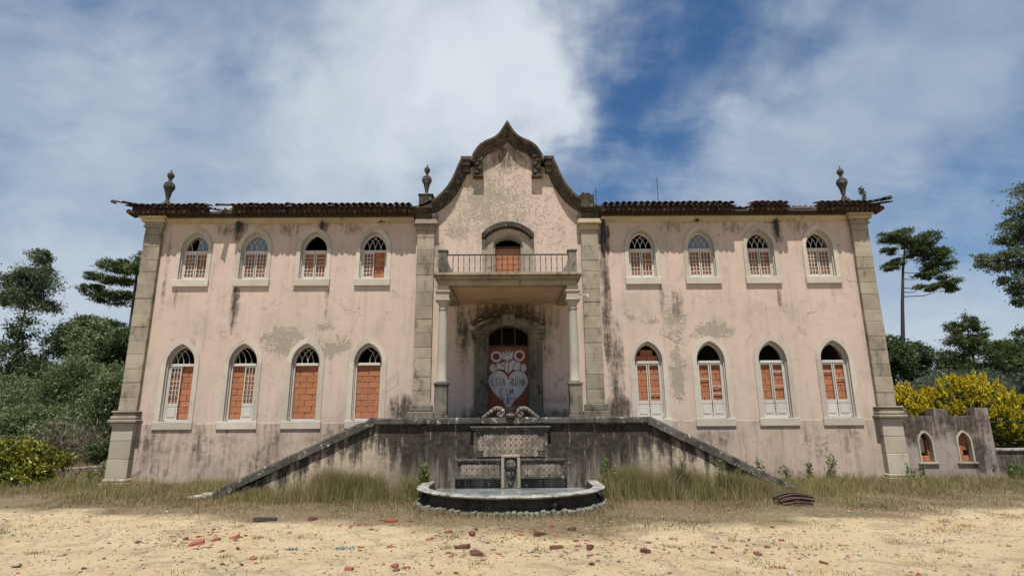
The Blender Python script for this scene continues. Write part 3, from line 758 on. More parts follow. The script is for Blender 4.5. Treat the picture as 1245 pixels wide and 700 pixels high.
# ---- gable moulding
PROF = ((0, .30), (0, -.34), (.07, -.34), (.095, -.29), (.13, -.28), (.165, -.18), (.20, -.165), (.24, -.06), (.31, -.045), (.325, .02), (.20, .30))
def moulding(path, clip=False):
    A = MB(); A.sweep([[(x, y, z) for x, z in offset(path, d, clip)] for d, y in PROF]); return A
gm = moulding(ogee, True).build('gable_moulding', MOULD, palace, True)
moulding(sweep_l).build('gable_moulding', MOULD, palace, True); moulding(sweep_r).build('gable_moulding', MOULD, palace, True)
for s in (-1, 1):
    a, b_ = sorted((s * 1.17, s * 1.50))
    A = MB(); A.box(a, b_, -.325, .3, 9.87, 10.0, .02); A.box(a + .03, b_ - .03, -.27, .29, 9.70, 9.87, .02); A.box(a + .05, b_ - .05, -.2, .28, 9.5, 9.70, .02)
    A.build('gable_step', MOULD, palace)
    # carved console under the shoulder
    a, b_ = sorted((s * .80, s * 1.08)); A = MB()
    A.box(a, b_, -.20, -.001, 9.38, 10.15, .02); A.box(a - .03, b_ + .03, -.23, -.002, 9.33, 9.38, .01)
    for k in range(5):
        A.lathe([(.02, -.05), (.06, -.035), (.075, 0), (.06, .035), (.02, .05)], 8, ((a + b_) / 2 + (.05 if k % 2 else -.05), -.22, 9.47 + k * .14), 1.0, .8)
    A.build('carved_console', MOULD, palace, True)

# ---- cornice, eaves, roof
CP = ((.0, 7.84), (-.04, 7.84), (-.05, 7.87), (-.10, 7.89), (-.12, 7.91), (-.12, 7.96), (-.15, 7.97), (-.15, 7.99), (.0, 7.99))
for a, b_ in ((-10.73, -2.95), (2.95, 10.73)):
    A = MB(); nseg = 8; xs = [a + (b_ - a) * k / nseg for k in range(nseg + 1)]
    A.sweep([[(x, y, z) for x in xs] for y, z in CP]); A.build('cornice', CORNICE, palace)
    A = MB(); A.box(a, b_, -.22, -.002, 7.992, 8.06); A.box(a, b_, -.36, .5, 8.062, 8.125); A.build('eaves_board', DARKWOOD, palace)
A = MB()     # hipped roof; its front slope stops behind the gable
v = [(-11.75, -.28, 8.16), (-2.99, -.28, 8.16), (-2.99, .49, 8.45), (2.99, .49, 8.45), (2.99, -.28, 8.16), (11.75, -.28, 8.16), (11.75, 11.5, 8.16), (-11.75, 11.5, 8.16), (-6, 5.5, 9.99), (6, 5.5, 9.99), (-2.99, 5.5, 9.99), (2.99, 5.5, 9.99), (-2.99, .49, 8.16), (2.99, .49, 8.16)]
A.add(v, [(0, 1, 10, 8), (2, 3, 11, 10), (4, 5, 9, 11), (5, 6, 9), (6, 7, 8, 9), (7, 0, 8), (7, 6, 5, 4, 13, 12, 1, 0)])
roof = A.build('roof', TILE, palace)
def tile_mesh(cover, L=.50):
    A = MB(); n_ = 7; r0, r1 = (.082, .066) if cover else (.066, .082); sl = math.tan(R(17)); rows = []
    for (y, r) in ((0, r0), (L, r1)):
        for t in (0, .014):
            for k in range(n_):
                a = math.pi * k / (n_ - 1); q = r - t
                zz = math.sin(a) * q * (1 if cover else -.8)
                rows.append((-math.cos(a) * q, y, y * sl + zz))
    f = []
    for k in range(n_ - 1):
        f += [(k, k + 1, 2 * n_ + k + 1, 2 * n_ + k), (n_ + k, 3 * n_ + k, 3 * n_ + k + 1, n_ + k + 1), (k, n_ + k, n_ + k + 1, k + 1), (2 * n_ + k, 2 * n_ + k + 1, 3 * n_ + k + 1, 3 * n_ + k)]
    f += [(0, 2 * n_, 3 * n_, n_), (n_ - 1, 2 * n_ - 1, 4 * n_ - 1, 3 * n_ - 1)]
    A.add(rows, f); me = A.mesh('roof_tile'); me.materials.append(TILE); return me
T_COVER, T_PAN = tile_mesh(True), tile_mesh(False)
rr = random.Random(5)
def gap(x):      # eaves stretches whose cover tiles have fallen
    return -9.35 < x < -8.62 or 7.02 < x < 7.60 or 8.80 < x < 9.72
PITCHX = .187
for a, b_ in ((-11.9, -2.98), (2.98, 11.9)):
    nt_ = int((b_ - a) / PITCHX)
    for k in range(nt_ + 1):
        x = a + .05 + k * PITCHX
        lift = .11 * max(0, (abs(x) - 11.15) / .8) ** 1.4
        yf = -.60 + rr.uniform(-.02, .02)
        if not gap(x):
            obj('roof_tile', T_COVER, None, roof, loc=(x, yf, 8.235 + lift + rr.uniform(-.006, .008)), rot=(rr.uniform(-.02, .02), rr.uniform(-.06, .06), rr.uniform(-.04, .04)), scale=(rr.uniform(.95, 1.05), 1, rr.uniform(.9, 1.1)))
            obj('roof_tile', T_PAN, None, roof, loc=(x + PITCHX / 2, yf + .04, 8.205 + lift + rr.uniform(-.008, .008)), rot=(0, rr.uniform(-.05, .05), rr.uniform(-.03, .03)))
        else:
            obj('roof_tile', T_PAN, None, roof, loc=(x + PITCHX / 2, yf + .30, 8.24 + rr.uniform(-.01, .01)), rot=(0, rr.uniform(-.08, .08), 0))
            A = MB(); A.box(-.035, .035, 0, .07, 0, .06, .015, .012, rr); A.build('mortar_lump', MORTAR, roof, loc=(x, yf + .28, 8.215))
# loose tile hanging out over the broken stretch, upturned corner tiles
obj('roof_tile', T_COVER, None, roof, loc=(-8.93, -.66, 8.20), rot=(.05, .1, -.35))
obj('roof_tile', T_COVER, None, roof, loc=(-11.98, -.60, 8.31), rot=(.1, -.5, .75)); obj('roof_tile', T_COVER, None, roof, loc=(11.68, -.60, 8.33), rot=(.1, .5, -.75))
for a, b_ in ((-11.72, -2.98), (2.98, 11.72)):
    A = MB(); k = 0; x = a
    while x < b_:     # the under-course of the double eaves, joined: too small to pick apart
        A.tube([(x, (-.26 if gap(x) else -.50) + rr.uniform(-.015, .015), 8.10), (x, -.12, 8.08)], [.075, .075], 7); x += .155
    tag(A.build('under_eaves_tiles', TILE, roof), kind='stuff')
for a, b_ in ((-11.7, -9.37), (-8.6, -2.99), (2.99, 7.0), (7.62, 8.78), (9.74, 11.7)):
    A = MB(); A.box(a, b_, -.40, -.20, 8.12, 8.305, .02); A.build('mortar_bed', DARKWOOD, roof)
# weathered slat left where tiles fell
for a, b_ in ((-9.0, -8.55), (8.6, 9.75)):
    A = MB(); A.box(a, b_, -.34, -.28, 8.165, 8.195, .005); A.build('eaves_batten', MORTAR, roof)

# ---- finials
UPROF = [(.09, 0), (.09, .06), (.055, .1), (.06, .18), (.085, .30), (.11, .42), (.165, .54), (.178, .60), (.15, .66), (.16, .68), (.09, .74), (.05, .80), (.05, .86), (.085, .90), (.11, .97), (.10, 1.03), (.06, 1.08), (.028, 1.12), (.012, 1.2)]
for x, zb, ht, h in ((-10.78, 8.36, .12, 1.16), (-2.58, 8.70, 0, 1.08), (10.72, 8.40, .12, 1.14)):
    A = MB(); A.lathe([(r * h / 1.2, z * h / 1.2) for r, z in UPROF], 16, (x, -.16, zb + ht)); f = A.build('urn_finial', URN, palace, True)
    if zb > 8.6:
        A = MB(); A.box(x - .21, x + .21, -.34, .05, 8.22, 8.66, .02); A.box(x - .24, x + .24, -.36, .06, 8.66, 8.698, .01); A.build('plinth', MOULD, f)
    else:
        A = MB(); A.box(x - .13, x + .13, -.3, .05, 8.2, zb + ht - .003, .03); A.build('plinth', URN, f)
A = MB(); A.box(2.28, 2.72, -.34, .05, 8.22, 8.66, .02, .01, rr); A.box(2.36, 2.62, -.3, .0, 8.663, 8.74, .03, .02, rr); A.build('broken_plinth', MOULD, palace)
A = MB(); A.tube([(5.45, 2.2, 8.6), (5.45, 2.2, 10.35)], .012, 5); A.build('lightning_rod', IRON, palace)
A = MB(); A.tube([(3.0, 1.0, 8.3), (3.0, 1.0, 9.45)], .012, 5)
for k in range(4): A.tube([(2.92, 1.0, 8.9 + k * .13), (3.08, 1.0, 8.9 + k * .13)], .008, 4)
A.build('antenna', IRON, palace)
# rusted rain hoppers under the cornice, broken downpipe beside the right pilaster
for x, zt, zb, r in ((-8.48, 7.86, 7.50, .07), (-5.85, 7.84, 7.62, .05), (8.5, 7.84, 7.30, .065), (6.0, 7.9, 7.80, .05), (-4.0, 7.9, 7.84, .03)):
    A = MB(); A.lathe([(.02, zb - zt), (r * .6, (zb - zt) * .8), (r, (zb - zt) * .45), (r * .85, -.06), (r * 1.25, -.03), (r * 1.1, 0)], 9, (x, -.10, zt))
    A.tube([(x, -.1, zt - .02), (x, -.12, 8.1)], .018, 5); A.tube([(x - .13, -.05, zt - .05), (x + .15, -.06, zt - .03)], .012, 4)
    A.build('rain_hopper', IRON, palace, True)
A = MB(); A.tube([(3.02, -.07, 7.9), (3.03, -.08, 7.5), (2.99, -.07, 7.1), (3.02, -.06, 6.85)], [.055, .07, .06, .03], 8); A.tube([(3.17, -.04, 7.7), (3.18, -.04, 7.35)], .02, 5)
A.build('broken_downpipe', IRON, palace, True)

# ---- balcony door
so = seg_arch(.79, .26, 7.18, 5.45); si = seg_arch(.45, .19, 7.19, 5.45)
A = MB(); A.ring(si, so, -.05, .12); A.ring(seg_arch(.40, .17, 7.18, 5.45), [(x * .999, z) for x, z in si], .03, .3)
bd = A.build('balcony_door', GRANITE, palace)
ho = seg_arch(.82, .40, 7.42, 7.30); hi = seg_arch(.72, .33, 7.34, 7.30)
A = MB(); A.ring(hi, ho, -.20, -.001); A.ring([(x * .97, z - .03) for x, z in hi], [(x * .998, z - .003) for x, z in hi], -.10, -.002)
A.build('hood_mould', MOULD, bd)
lay_bricks(bd, -.40, .40, 5.46, 7.02, .13, rr)
A = MB(); A.box(-.42, .42, .155, .24, 5.45, 7.03); A.build('mortar', MORTAR, bd)
A = MB(); A.box(-.40, .40, .10, .128, 7.025, 7.09, .005); A.build('lintel', DARKWOOD, bd)

# ---- portal with the painted board
so = seg_arch(1.02, .36, 4.42, 1.66); si = seg_arch(.66, .26, 4.31, 1.66)
A = MB(); A.ring(si, so, -.10, .20); A.ring(seg_arch(.60, .24, 4.29, 1.66), [(x * .999, z) for x, z in si], -.03, .34); A.ring(seg_arch(.74, .29, 4.34, 2.2), seg_arch(.88, .33, 4.38, 2.2), -.135, -.1005)
po = A.build('portal', PEDESTAL, palace)
for s in (-1, 1):
    a, b_ = sorted((s * .64, s * 1.12)); A = MB()
    A.box(a, b_, -.17, -.001, 4.28, 4.38, .015); A.box(a + .03, b_ - .03, -.15, -.002, 4.12, 4.28, .03); A.box(a + .08, b_ - .08, -.13, -.003, 3.98, 4.12, .04)
    A.build('portal_capital', PEDESTAL, po)
A = MB(); A.prism([(-.17, 4.52), (.17, 4.52), (.22, 4.98), (-.22, 4.98)], -.19, -.002); A.build('keystone', PEDESTAL, po)
A = MB(); pth = seg_arch(1.16, .34, 4.62, 4.62); A.ring([(x * .93, z - .10) for x, z in pth[1:-1]], pth[1:-1], -.20, -.003); A.build('label_mould', MOULD, po)
A = MB(); A.box(-.60, .60, .20, .235, 1.66, 3.91, .004); board = A.build('painted_board', BOARD, po)
A = MB(); A.box(-.6, .6, .19, .25, 3.912, 3.97, .005)
for x in (-.2, .2): A.box(x - .02, x + .02, .205, .24, 3.97, 4.5)
A.build('fanlight_frame', DARKWOOD, po)
# graffiti on the board: a white heart with lettering, two ringed eyes above
def gxz(zx, zy): return ((zx - 318) * .0046, 3.91 - (zy - 167) * .00451)
def flat_shape(name, pts, mat, y):
    A = MB(); A.prism([gxz(*q) for q in pts], y, .2003); return A.build(name, mat, board)
def stroke(A, pts, w, y, y1=.2002):
    for (x0, z0), (x1, z1) in zip(pts[:-1], pts[1:]):
        d = Vector((x1 - x0, z1 - z0)); L = d.length
        if L < 1e-5: continue
        d /= L; nn = Vector((-d.y, d.x)) * w / 2; e = d * w * .3
        A.prism([(x0 - e.x + nn.x, z0 - e.y + nn.y), (x1 + e.x + nn.x, z1 + e.y + nn.y), (x1 + e.x - nn.x, z1 + e.y - nn.y), (x0 - e.x - nn.x, z0 - e.y - nn.y)], y, y1)
heart = []
for k in range(48):
    t = 2 * math.pi * k / 48; hx = 16 * math.sin(t) ** 3; hz = 13 * math.cos(t) - 5 * math.cos(2 * t) - 2 * math.cos(3 * t) - math.cos(4 * t)
    heart.append((316 + hx * 8.2, 425 - hz * (8.6 if hz > 0 else 10.2)))
flat_shape('painted_heart', heart, PAINTW, .1975)
def circ(cx, cy, r, n_=20): return [(cx + r * math.cos(2 * math.pi * k / n_), cy + r * math.sin(2 * math.pi * k / n_)) for k in range(n_)]
flat_shape('painted_shape', [(232, 325), (238, 272), (262, 276), (300, 262), (318, 240), (336, 252), (372, 262), (398, 275), (402, 318), (372, 322), (345, 316), (318, 345), (292, 318), (262, 312)], PAINTW, .1978)
flat_shape('painted_shape', [(282, 250), (276, 192), (293, 212), (302, 185), (314, 208), (326, 183), (333, 210), (350, 190), (344, 250)], PAINTW, .19775)
for cx, cy in ((238, 230), (391, 224)):
    flat_shape('painted_ring', circ(cx, cy, 37), PAINTW, .1972); flat_shape('painted_ring_centre', circ(cx, cy, 23), PAINTR, .1965)
for cx in (214, 418):
    flat_shape('painted_shape', [(cx + 21 * math.cos(2 * math.pi * k / 14), 306 + 27 * math.sin(2 * math.pi * k / 14)) for k in range(14)], PAINTW, .1979)
A = MB()
for pl in ([(292, 318), (286, 290), (300, 268), (322, 262), (318, 300), (318, 345)], [(318, 258), (326, 246), (336, 256), (328, 268), (318, 258)], [(345, 316), (352, 290), (372, 262)], [(262, 276), (284, 290), (300, 300)], [(282, 250), (300, 262)], [(344, 250), (336, 256)], [(304, 196), (302, 225)], [(322, 196), (322, 225)], [(240, 275), (236, 300), (245, 320)], [(398, 275), (402, 300), (392, 320)]):
    A = MB(); stroke(A, [gxz(*q) for q in pl], .022, .1968); A.build('painted_line', PAINTR, board)
A = MB()
hp = heart + [heart[0]]; stroke(A, [gxz(*q) for q in hp], .018, .1962)
A.build('painted_outline', PAINTR, board)
LET = {'E': [[(1, 1), (0, 1), (0, 0), (1, 0)], [(0, .5), (.8, .5)]], 'S': [[(1, .9), (.6, 1), (.1, .9), (0, .72), (.3, .55), (.8, .45), (1, .25), (.8, .05), (.4, 0), (0, .1)]],
    'T': [[(0, 1), (1, 1)], [(.5, 1), (.5, 0)]], 'A': [[(0, 0), (.5, 1), (1, 0)], [(.2, .38), (.8, .38)]], 'R': [[(0, 0), (0, 1), (.8, 1), (1, .8), (.85, .55), (0, .5)], [(.4, .5), (1, 0)]],
    'U': [[(0, 1), (0, .15), (.3, 0), (.7, 0), (1, .15), (1, 1)]], 'I': [[(.5, 1), (.5, 0)]], 'Í': [[(.5, .95), (.5, 0)], [(.45, 1.15), (.95, 1.4)]], 'N': [[(0, 0), (0, 1), (1, 0), (1, 1)]],
    'É': [[(1, .95), (0, .95), (0, 0), (1, 0)], [(0, .5), (.8, .5)], [(.4, 1.1), (.85, 1.35)]], 'M': [[(0, 0), (.1, 1), (.5, .35), (.9, 1), (1, 0)]], 'P': [[(0, 0), (0, 1), (.8, 1), (1, .78), (.8, .52), (0, .48)]],
    'L': [[(0, 1), (0, 0), (1, 0)]], 'Á': [[(0, 0), (.5, .95), (1, 0)], [(.2, .38), (.8, .38)], [(.5, 1.1), (.9, 1.35)]], 'C': [[(1, .9), (.6, 1), (.15, .85), (0, .5), (.15, .15), (.6, 0), (1, .1)]], 'O': [[(.5, 1), (.1, .8), (0, .5), (.1, .2), (.5, 0), (.9, .2), (1, .5), (.9, .8), (.5, 1)]]}
A = MB(); rl = random.Random(3)
for word, x0, x1, y0, y1 in (('ESTA', 210, 300, 420, 376), ('RUÍNA', 330, 432, 424, 378), ('É', 264, 288, 488, 446), ('UM', 304, 356, 484, 444), ('PALÁCIO', 252, 372, 542, 497)):
    nL = len(word); cw = (x1 - x0) / nL
    for k, ch in enumerate(word):
        t = rl.uniform(-3, 3); bx0 = x0 + k * cw; wl = cw * (.4 if ch in 'IÍ' else .74)
        for pl in LET[ch]:
            stroke(A, [gxz(bx0 + px * wl + t * pz * .8, y0 + (y1 - y0) * pz + rl.uniform(-1, 1)) for px, pz in pl], .020, .1958)
A.build('painted_lettering', PAINTR, board)
A = MB(); rs = random.Random(9)      # faint red scrawl low on the wall right of the portal
for k in range(9):
    x0 = 1.07 + k * .075; z0 = 2.24; pl = [(x0 + rs.uniform(-.01, .05), z0 + rs.uniform(0, .16)) for _ in range(4)]
    stroke(A, pl, .011, -.003, -.0008)
A.build('painted_scrawl', simple('faded_red_paint', (.30, .10, .075), .8, .3, 9, 0, .1, 0), palace)

# ---- portico: columns, beams, balcony
port = MB(); port.box(-1.93, 1.93, -2.90, -.002, 5.385, 5.455, .012); port.box(-1.87, 1.87, -2.84, -.003, 5.315, 5.384, .02); port.box(-1.82, 1.82, -2.78, -.004, 5.285, 5.314, .008)
balc = port.build('balcony', BALCONY, palace)
A = MB(); A.box(-1.80, 1.80, -2.73, -2.47, 5.15, 5.284, .01); A.build('front_beam', BALCONY, balc)
for s in (-1, 1):
    a, b_ = sorted((s * 1.49, s * 1.795)); A = MB(); A.box(a, b_, -2.468, -.005, 5.152, 5.283, .01); A.build('side_beam', BALCONY, balc)
A = MB(); A.box(-1.488, 1.488, -2.466, -.006, 5.21, 5.282); A.build('ceiling', CEIL, balc)
rr = random.Random(12)
for s in (-1, 1):
    cx, cy = s * 1.685, -2.58
    A = MB(); A.lathe([(.118, 2.66), (.135, 2.68), (.135, 2.72), (.118, 2.75), (.122, 3.2), (.118, 3.8), (.103, 4.5), (.103, 4.52), (.122, 4.535), (.122, 4.56), (.105, 4.575), (.105, 4.63), (.135, 4.68), (.16, 4.73), (.16, 4.75)], 20, (cx, cy, 0))
    colm = A.build('column', COLUMN, palace, True)
    A = MB(); A.box(cx - .19, cx + .19, cy - .19, cy + .19, 4.752, 4.80, .008); A.box(cx - .165, cx + .165, cy - .165, cy + .165, 4.80, 4.97, .006); A.box(cx - .195, cx + .195, cy - .195, cy + .195, 4.97, 5.02, .012); A.build('capital', GRANITE_PALE, colm)
    A = MB(); A.box(cx - .15, cx + .15, cy - .15, cy + .15, 5.021, 5.149, .008); A.build('impost', CORNICE, colm)
    A = MB(); A.box(cx - .185, cx + .185, cy - .185, cy + .185, 2.60, 2.658, .012); A.box(cx - .16, cx + .16, cy - .16, cy + .16, 1.86, 2.60, .01); A.box(cx - .18, cx + .18, cy - .18, cy + .18, 1.66, 1.86, .012); A.build('pedestal', PEDESTAL, colm)
# balustrade: stone end posts, iron bars
for s in (-1, 1):
    cx = s * 1.70; A = MB()
    A.box(cx - .105, cx + .105, -2.78, -2.56, 5.456, 6.06, .015); A.box(cx - .13, cx + .13, -2.80, -2.54, 6.06, 6.11, .01)
    A.prism([(cx - s * .07, 5.457), (cx - s * .26, 5.457), (cx - s * .23, 5.60), (cx - s * .16, 5.68), (cx - s * .107, 5.9)], -2.75, -2.59)
    A.build('balustrade_post', PEDESTAL, balc)
    A = MB(); A.box(*sorted((s * 1.66, s * 1.74)), -2.55, -.01, 5.98, 6.02)
    for k in range(9): A.box(*sorted((s * 1.69, s * 1.71)), -2.4 + k * .27 - .01, -2.4 + k * .27 + .01, 5.456, 5.98)
    A.build('side_railing', IRON, balc)
A = MB(); A.box(-1.60, 1.60, -2.69, -2.65, 5.975, 6.005, .004); A.box(-1.60, 1.60, -2.68, -2.66, 5.50, 5.515); A.build('handrail', IRON, balc)
bal = MB(); bal.lathe([(.008, 0), (.008, .14), (.016, .17), (.008, .2), (.008, .30), (.013, .42), (.008, .47), (.008, .516)], 6); bal_me = bal.mesh('baluster'); bal_me.materials.append(IRON)
for k in range(21):
    obj('baluster', bal_me, None, balc, loc=(-1.44 + k * .144, -2.67, 5.457), rot=(rr.uniform(-.01, .01), rr.uniform(-.01, .01), 0))
A = MB(); A.box(1.86, 2.12, -2.5, -2.47, 4.93, 4.96); A.box(2.06, 2.12, -2.53, -2.44, 4.86, 4.928); A.build('light_bracket', WOODWHITE, palace)

# ------------------------------------------------------------------ terrace with side stairs
ter = empty('terrace', (.02, -3.1, 0)); tag(ter, 'raised mould-stained entrance terrace with sloping stair walls and dark coping', 'terrace')
def tp(mb_, name, mat, parent=ter, smooth=False):
    mb_.v = [(x, y + 3.1, z) for x, y, z in mb_.v]; return mb_.build(name, mat, parent, smooth)
fr = [(-6.95, -.25), (6.75, -.25), (6.75, -.02), (3.34, 1.64), (-3.34, 1.64), (-6.95, -.08)]
A = MB(); A.prism(fr, -3.1, -2.84); tp(A, 'front_wall', TERRACE)
A = MB(); A.box(-3.3, 3.3, -2.838, -.262, -.2, 1.64); tp(A, 'terrace_body', TERRACE)
rr = random.Random(21)
k = 0; x = -3.3
A = MB(); A.box(-3.28, 3.28, -2.836, -.264, 1.641, 1.665); tp(A, 'floor', COPING)
xs = [-3.30, -2.05, -.72, .72, 2.0, 3.30]
for a, b_ in zip(xs[:-1], xs[1:]):
    A = MB(); A.box(a + .003, b_ - .003, -3.19 + rr.uniform(-.006, .006), -2.78, 1.642, 1.80 + rr.uniform(-.004, .004), .03, .004, rr); tp(A, 'coping_stone', COPING)
for s in (-1, 1):
    e = 3.75 if s < 0 else 3.40
    p0 = Vector((s * 3.303, 1.72)); p1 = Vector((s * (3.303 + e), 1.72 - (1.70 if s < 0 else 1.66)))
    npc = 4
    for k in range(npc):
        a = p0.lerp(p1, k / npc + .0015); b_ = p0.lerp(p1, (k + 1) / npc - .0015); d = (b_ - a).normalized(); nn = Vector((-d.y, d.x)) * (1 if s > 0 else -1)
        if nn.y < 0: nn = -nn
        h0 = .095; A = MB(); j = rr.uniform(-.006, .006)
        end = 1.0 if k < npc - 1 else .72
        sec = [(-3.19, -.095), (-3.19, .06), (-3.15, .095), (-2.82, .095), (-2.78, .06), (-2.78, -.095)]
        rails = []
        for yy, hh in sec:
            rl_ = []
            nsub = 6
            for q in range(nsub + 1):
                pp = a.lerp(b_, q / nsub); sh = end if (q > nsub * .5 and k == npc - 1) else 1.0
                w_ = rr.uniform(-.006, .006) * (3 if k == npc - 1 else 1)
                pp = pp + nn * (hh * sh + w_ + j); rl_.append((pp.x, yy + rr.uniform(-.006, .006), pp.y))
            rails.append(rl_)
        A.sweep(rails); tp(A, 'coping_stone', COPING)
    nst = 10
    for k in range(nst):
        xa = 3.302 + k * (e - .15) / nst; xb = 3.302 + (k + 1) * (e - .15) / nst - .002; zt = 1.66 - (k + 1) * 1.66 / (nst + 1)
        A = MB(); A.box(*sorted((s * xa, s * xb)), -2.836, -1.5, -.2, zt); tp(A, 'step', COPING)
# loose broken stones where the left coping runs out
for x, y, z, sz in ((-7.05, -3.0, .03, .10), (-7.3, -3.05, .02, .07), (-7.5, -3.0, .01, .05)):
    A = MB(); A.box(-sz * 1.4, sz * 1.4, -sz, sz, -.03, sz * .8, sz * .3, sz * .25, rr); A.build('broken_stone', RIM, ter, loc=(x, y + 3.1, z))

# ------------------------------------------------------------------ wall fountain
FX = .01
fo_ = empty('wall_fountain', (FX, -3.1, 0)); tag(fo_, 'old stone wall fountain with half-round basin, glazed tile panels and lion mask', 'fountain')
def fp(mb_, name, mat, parent=fo_, smooth=False): return mb_.build(name, mat, parent, smooth)
# local y: 0 is the terrace face, negative towards the camera
def u_path(r, n_=28, back=-.002):
    pts = [(-r, back)]
    for k in range(n_ + 1):
        a = math.pi + math.pi * k / n_; pts.append((r * math.cos(a), -.88 + r * math.sin(a)))
    return pts + [(r, back)]
def u_sweep(prof, jit=0, seed=1):
    A = MB(); rj = random.Random(seed); A.sweep([[(x, y, z + (rj.uniform(-jit, jit) if jit else 0)) for x, y in u_path(r)] for r, z in prof]); return A
basin = fp(u_sweep([(1.72, -.1), (1.78, .29), (1.88, .29), (1.83, .22), (1.85, .12), (1.93, .07), (1.97, .02), (1.97, -.1)]), 'basin', MOULD, smooth=True)
fp(u_sweep([(1.79, .295), (1.785, .345), (1.81, .358), (2.01, .355), (2.04, .338), (2.035, .315), (1.97, .295)], .005), 'rim', RIM, basin, True)
ft = MB(); ft.box(-.045, .045, -.06, .06, -.06, .08, .022, .014, random.Random(4)); ft_me = ft.mesh('foot_stone'); ft_me.materials.append(LICHEN_STONE)
fpth = u_path(2.0, 200); rr = random.Random(8); acc = 0
for (xa, ya), (xb, yb) in zip(fpth[:-1], fpth[1:]):
    L = math.hypot(xb - xa, yb - ya); 
    st = 0.0
    while acc < L:
        t = acc / L; obj('foot_stone', ft_me, None, basin, loc=(xa + (xb - xa) * t, ya + (yb - ya) * t, rr.uniform(-.02, .012)), rot=(rr.uniform(-.1, .1), rr.uniform(-.1, .1), math.atan2(yb - ya, xb - xa) + rr.uniform(-.1, .1)), scale=(rr.uniform(.7, 1.25), rr.uniform(.8, 1.1), rr.uniform(.6, 1.15)))
        acc += rr.uniform(.09, .14)
    acc -= L
A = MB(); pth = u_path(1.70); A.add([(x, y, .195) for x, y in pth], [tuple(range(len(pth)))[::-1]]); fp(A, 'water', WATER, basin)
# tiled back: surround, panels, niche with mask
bk = MB(); bk.box(-.86, .86, -.075, -.001, .885, 1.50, .01); back = fp(bk, 'backboard', COPING)
A = MB(); A.box(-.96, .96, -.16, -.002, 1.55, 1.60, .015); A.box(-.92, .92, -.12, -.003, 1.50, 1.55, .015); fp(A, 'panel_cornice', COPING, back)
for s in (-1, 1):
    A = MB(); A.box(*sorted((s * .805, s * .875)), -.11, -.0755, .80, 1.499, .012); fp(A, 'panel_pilaster', COPING, back)
    a, b_ = sorted((s * .235, s * 1.31)); A = MB(); A.box(a, b_, -.08, -.0015, .42, .80, .01); lw = fp(A, 'lower_panel', COPING, back)
    A = MB(); A.box(a, b_ , -.13, -.0765, .795, .86, .015); A.box(a, b_, -.14, -.0765, .405, .475, .015)
    ex = s * 1.275; A.box(ex - .035, ex + .035, -.125, -.0805, .476, .794, .01); fp(A, 'panel_frame', COPING, back)
tm = MB(); tm.box(-.0625, .0625, -.012, .0, -.0625, .0625, .004); tile_me = tm.mesh('glazed_tile'); tile_me.materials.append(AZUL)
for r in range(4):
    for k in range(12):
        if r == 0 and k in (0, 11): continue
        if r == 3 and k in (0, 11): continue
        obj('glazed_tile', tile_me, None, back, loc=(-.7095 + k * .129, -.076, .965 + r * .129), rot=(rr.uniform(-.015, .015), 0, rr.uniform(-.015, .015)))
for s in (-1, 1):
    for r in range(2):
        for k in range(7):
            obj('glazed_tile', tile_me, None, back, loc=(s * (.325 + k * .129), -.0815, .545 + r * .129), rot=(rr.uniform(-.015, .015), 0, rr.uniform(-.015, .015)))
A = MB(); A.box(-.225, -.15, -.15, -.0015, .20, .885, .01); A.box(.15, .225, -.15, -.0016, .20, .885, .01); A.box(-.225, .225, -.155, -.0017, .886, .95, .012); ni = fp(A, 'niche', GRANITE)
A = MB(); A.box(-.149, .149, -.04, -.0018, .21, .884); fp(A, 'niche_back', PEDESTAL, ni)
# lion mask: one shaped head with brow, cheeks, muzzle and mane
import bmesh
bm = bmesh.new(); bmesh.ops.create_icosphere(bm, subdivisions=4, radius=1)
for v_ in bm.verts:
    x, y, z = v_.co; h = 1.0
    ang = math.atan2(z, x); rad = math.hypot(x, z)
    h += .10 * math.cos(ang * 13) * max(0, rad - .72) * 3
    fy = 0
    if y < 0:
        fy -= .42 * math.exp(-((x / .34) ** 2 + ((z + .25) / .30) ** 2)); fy -= .20 * math.exp(-((x / .16) ** 2 + ((z - .12) / .35) ** 2))
        for ex in (-.34, .34):
            fy += .20 * math.exp(-(((x - ex) / .15) ** 2 + ((z - .15) / .12) ** 2)); fy -= .16 * math.exp(-(((x - ex) / .24) ** 2 + ((z - .38) / .12) ** 2))
        fy += .30 * math.exp(-((x / .13) ** 2 + ((z + .52) / .09) ** 2))
    v_.co = (x * h * .12, (y * .55 + fy) * .11, z * h * .145)
me = bpy.data.meshes.new('lion_mask'); bm.to_mesh(me); bm.free()
obj('lion_mask', me, URN, ni, 'all', loc=(0, -.10, .715))
A = MB(); A.lathe([(.02, -.10), (.075, -.06), (.10, 0), (.105, .06), (.06, .09)], 10, (0, -.07, .50), 1, .6); A.prism([(-.11, .52), (.11, .52), (.055, .33), (0, .25), (-.055, .33)], -.075, -.041); fp(A, 'spout_bracket', PEDESTAL, ni)
A = MB(); A.box(-.60, .60, -.02, -.0012, .05, .41); fp(A, 'back_slab', COPING, back)
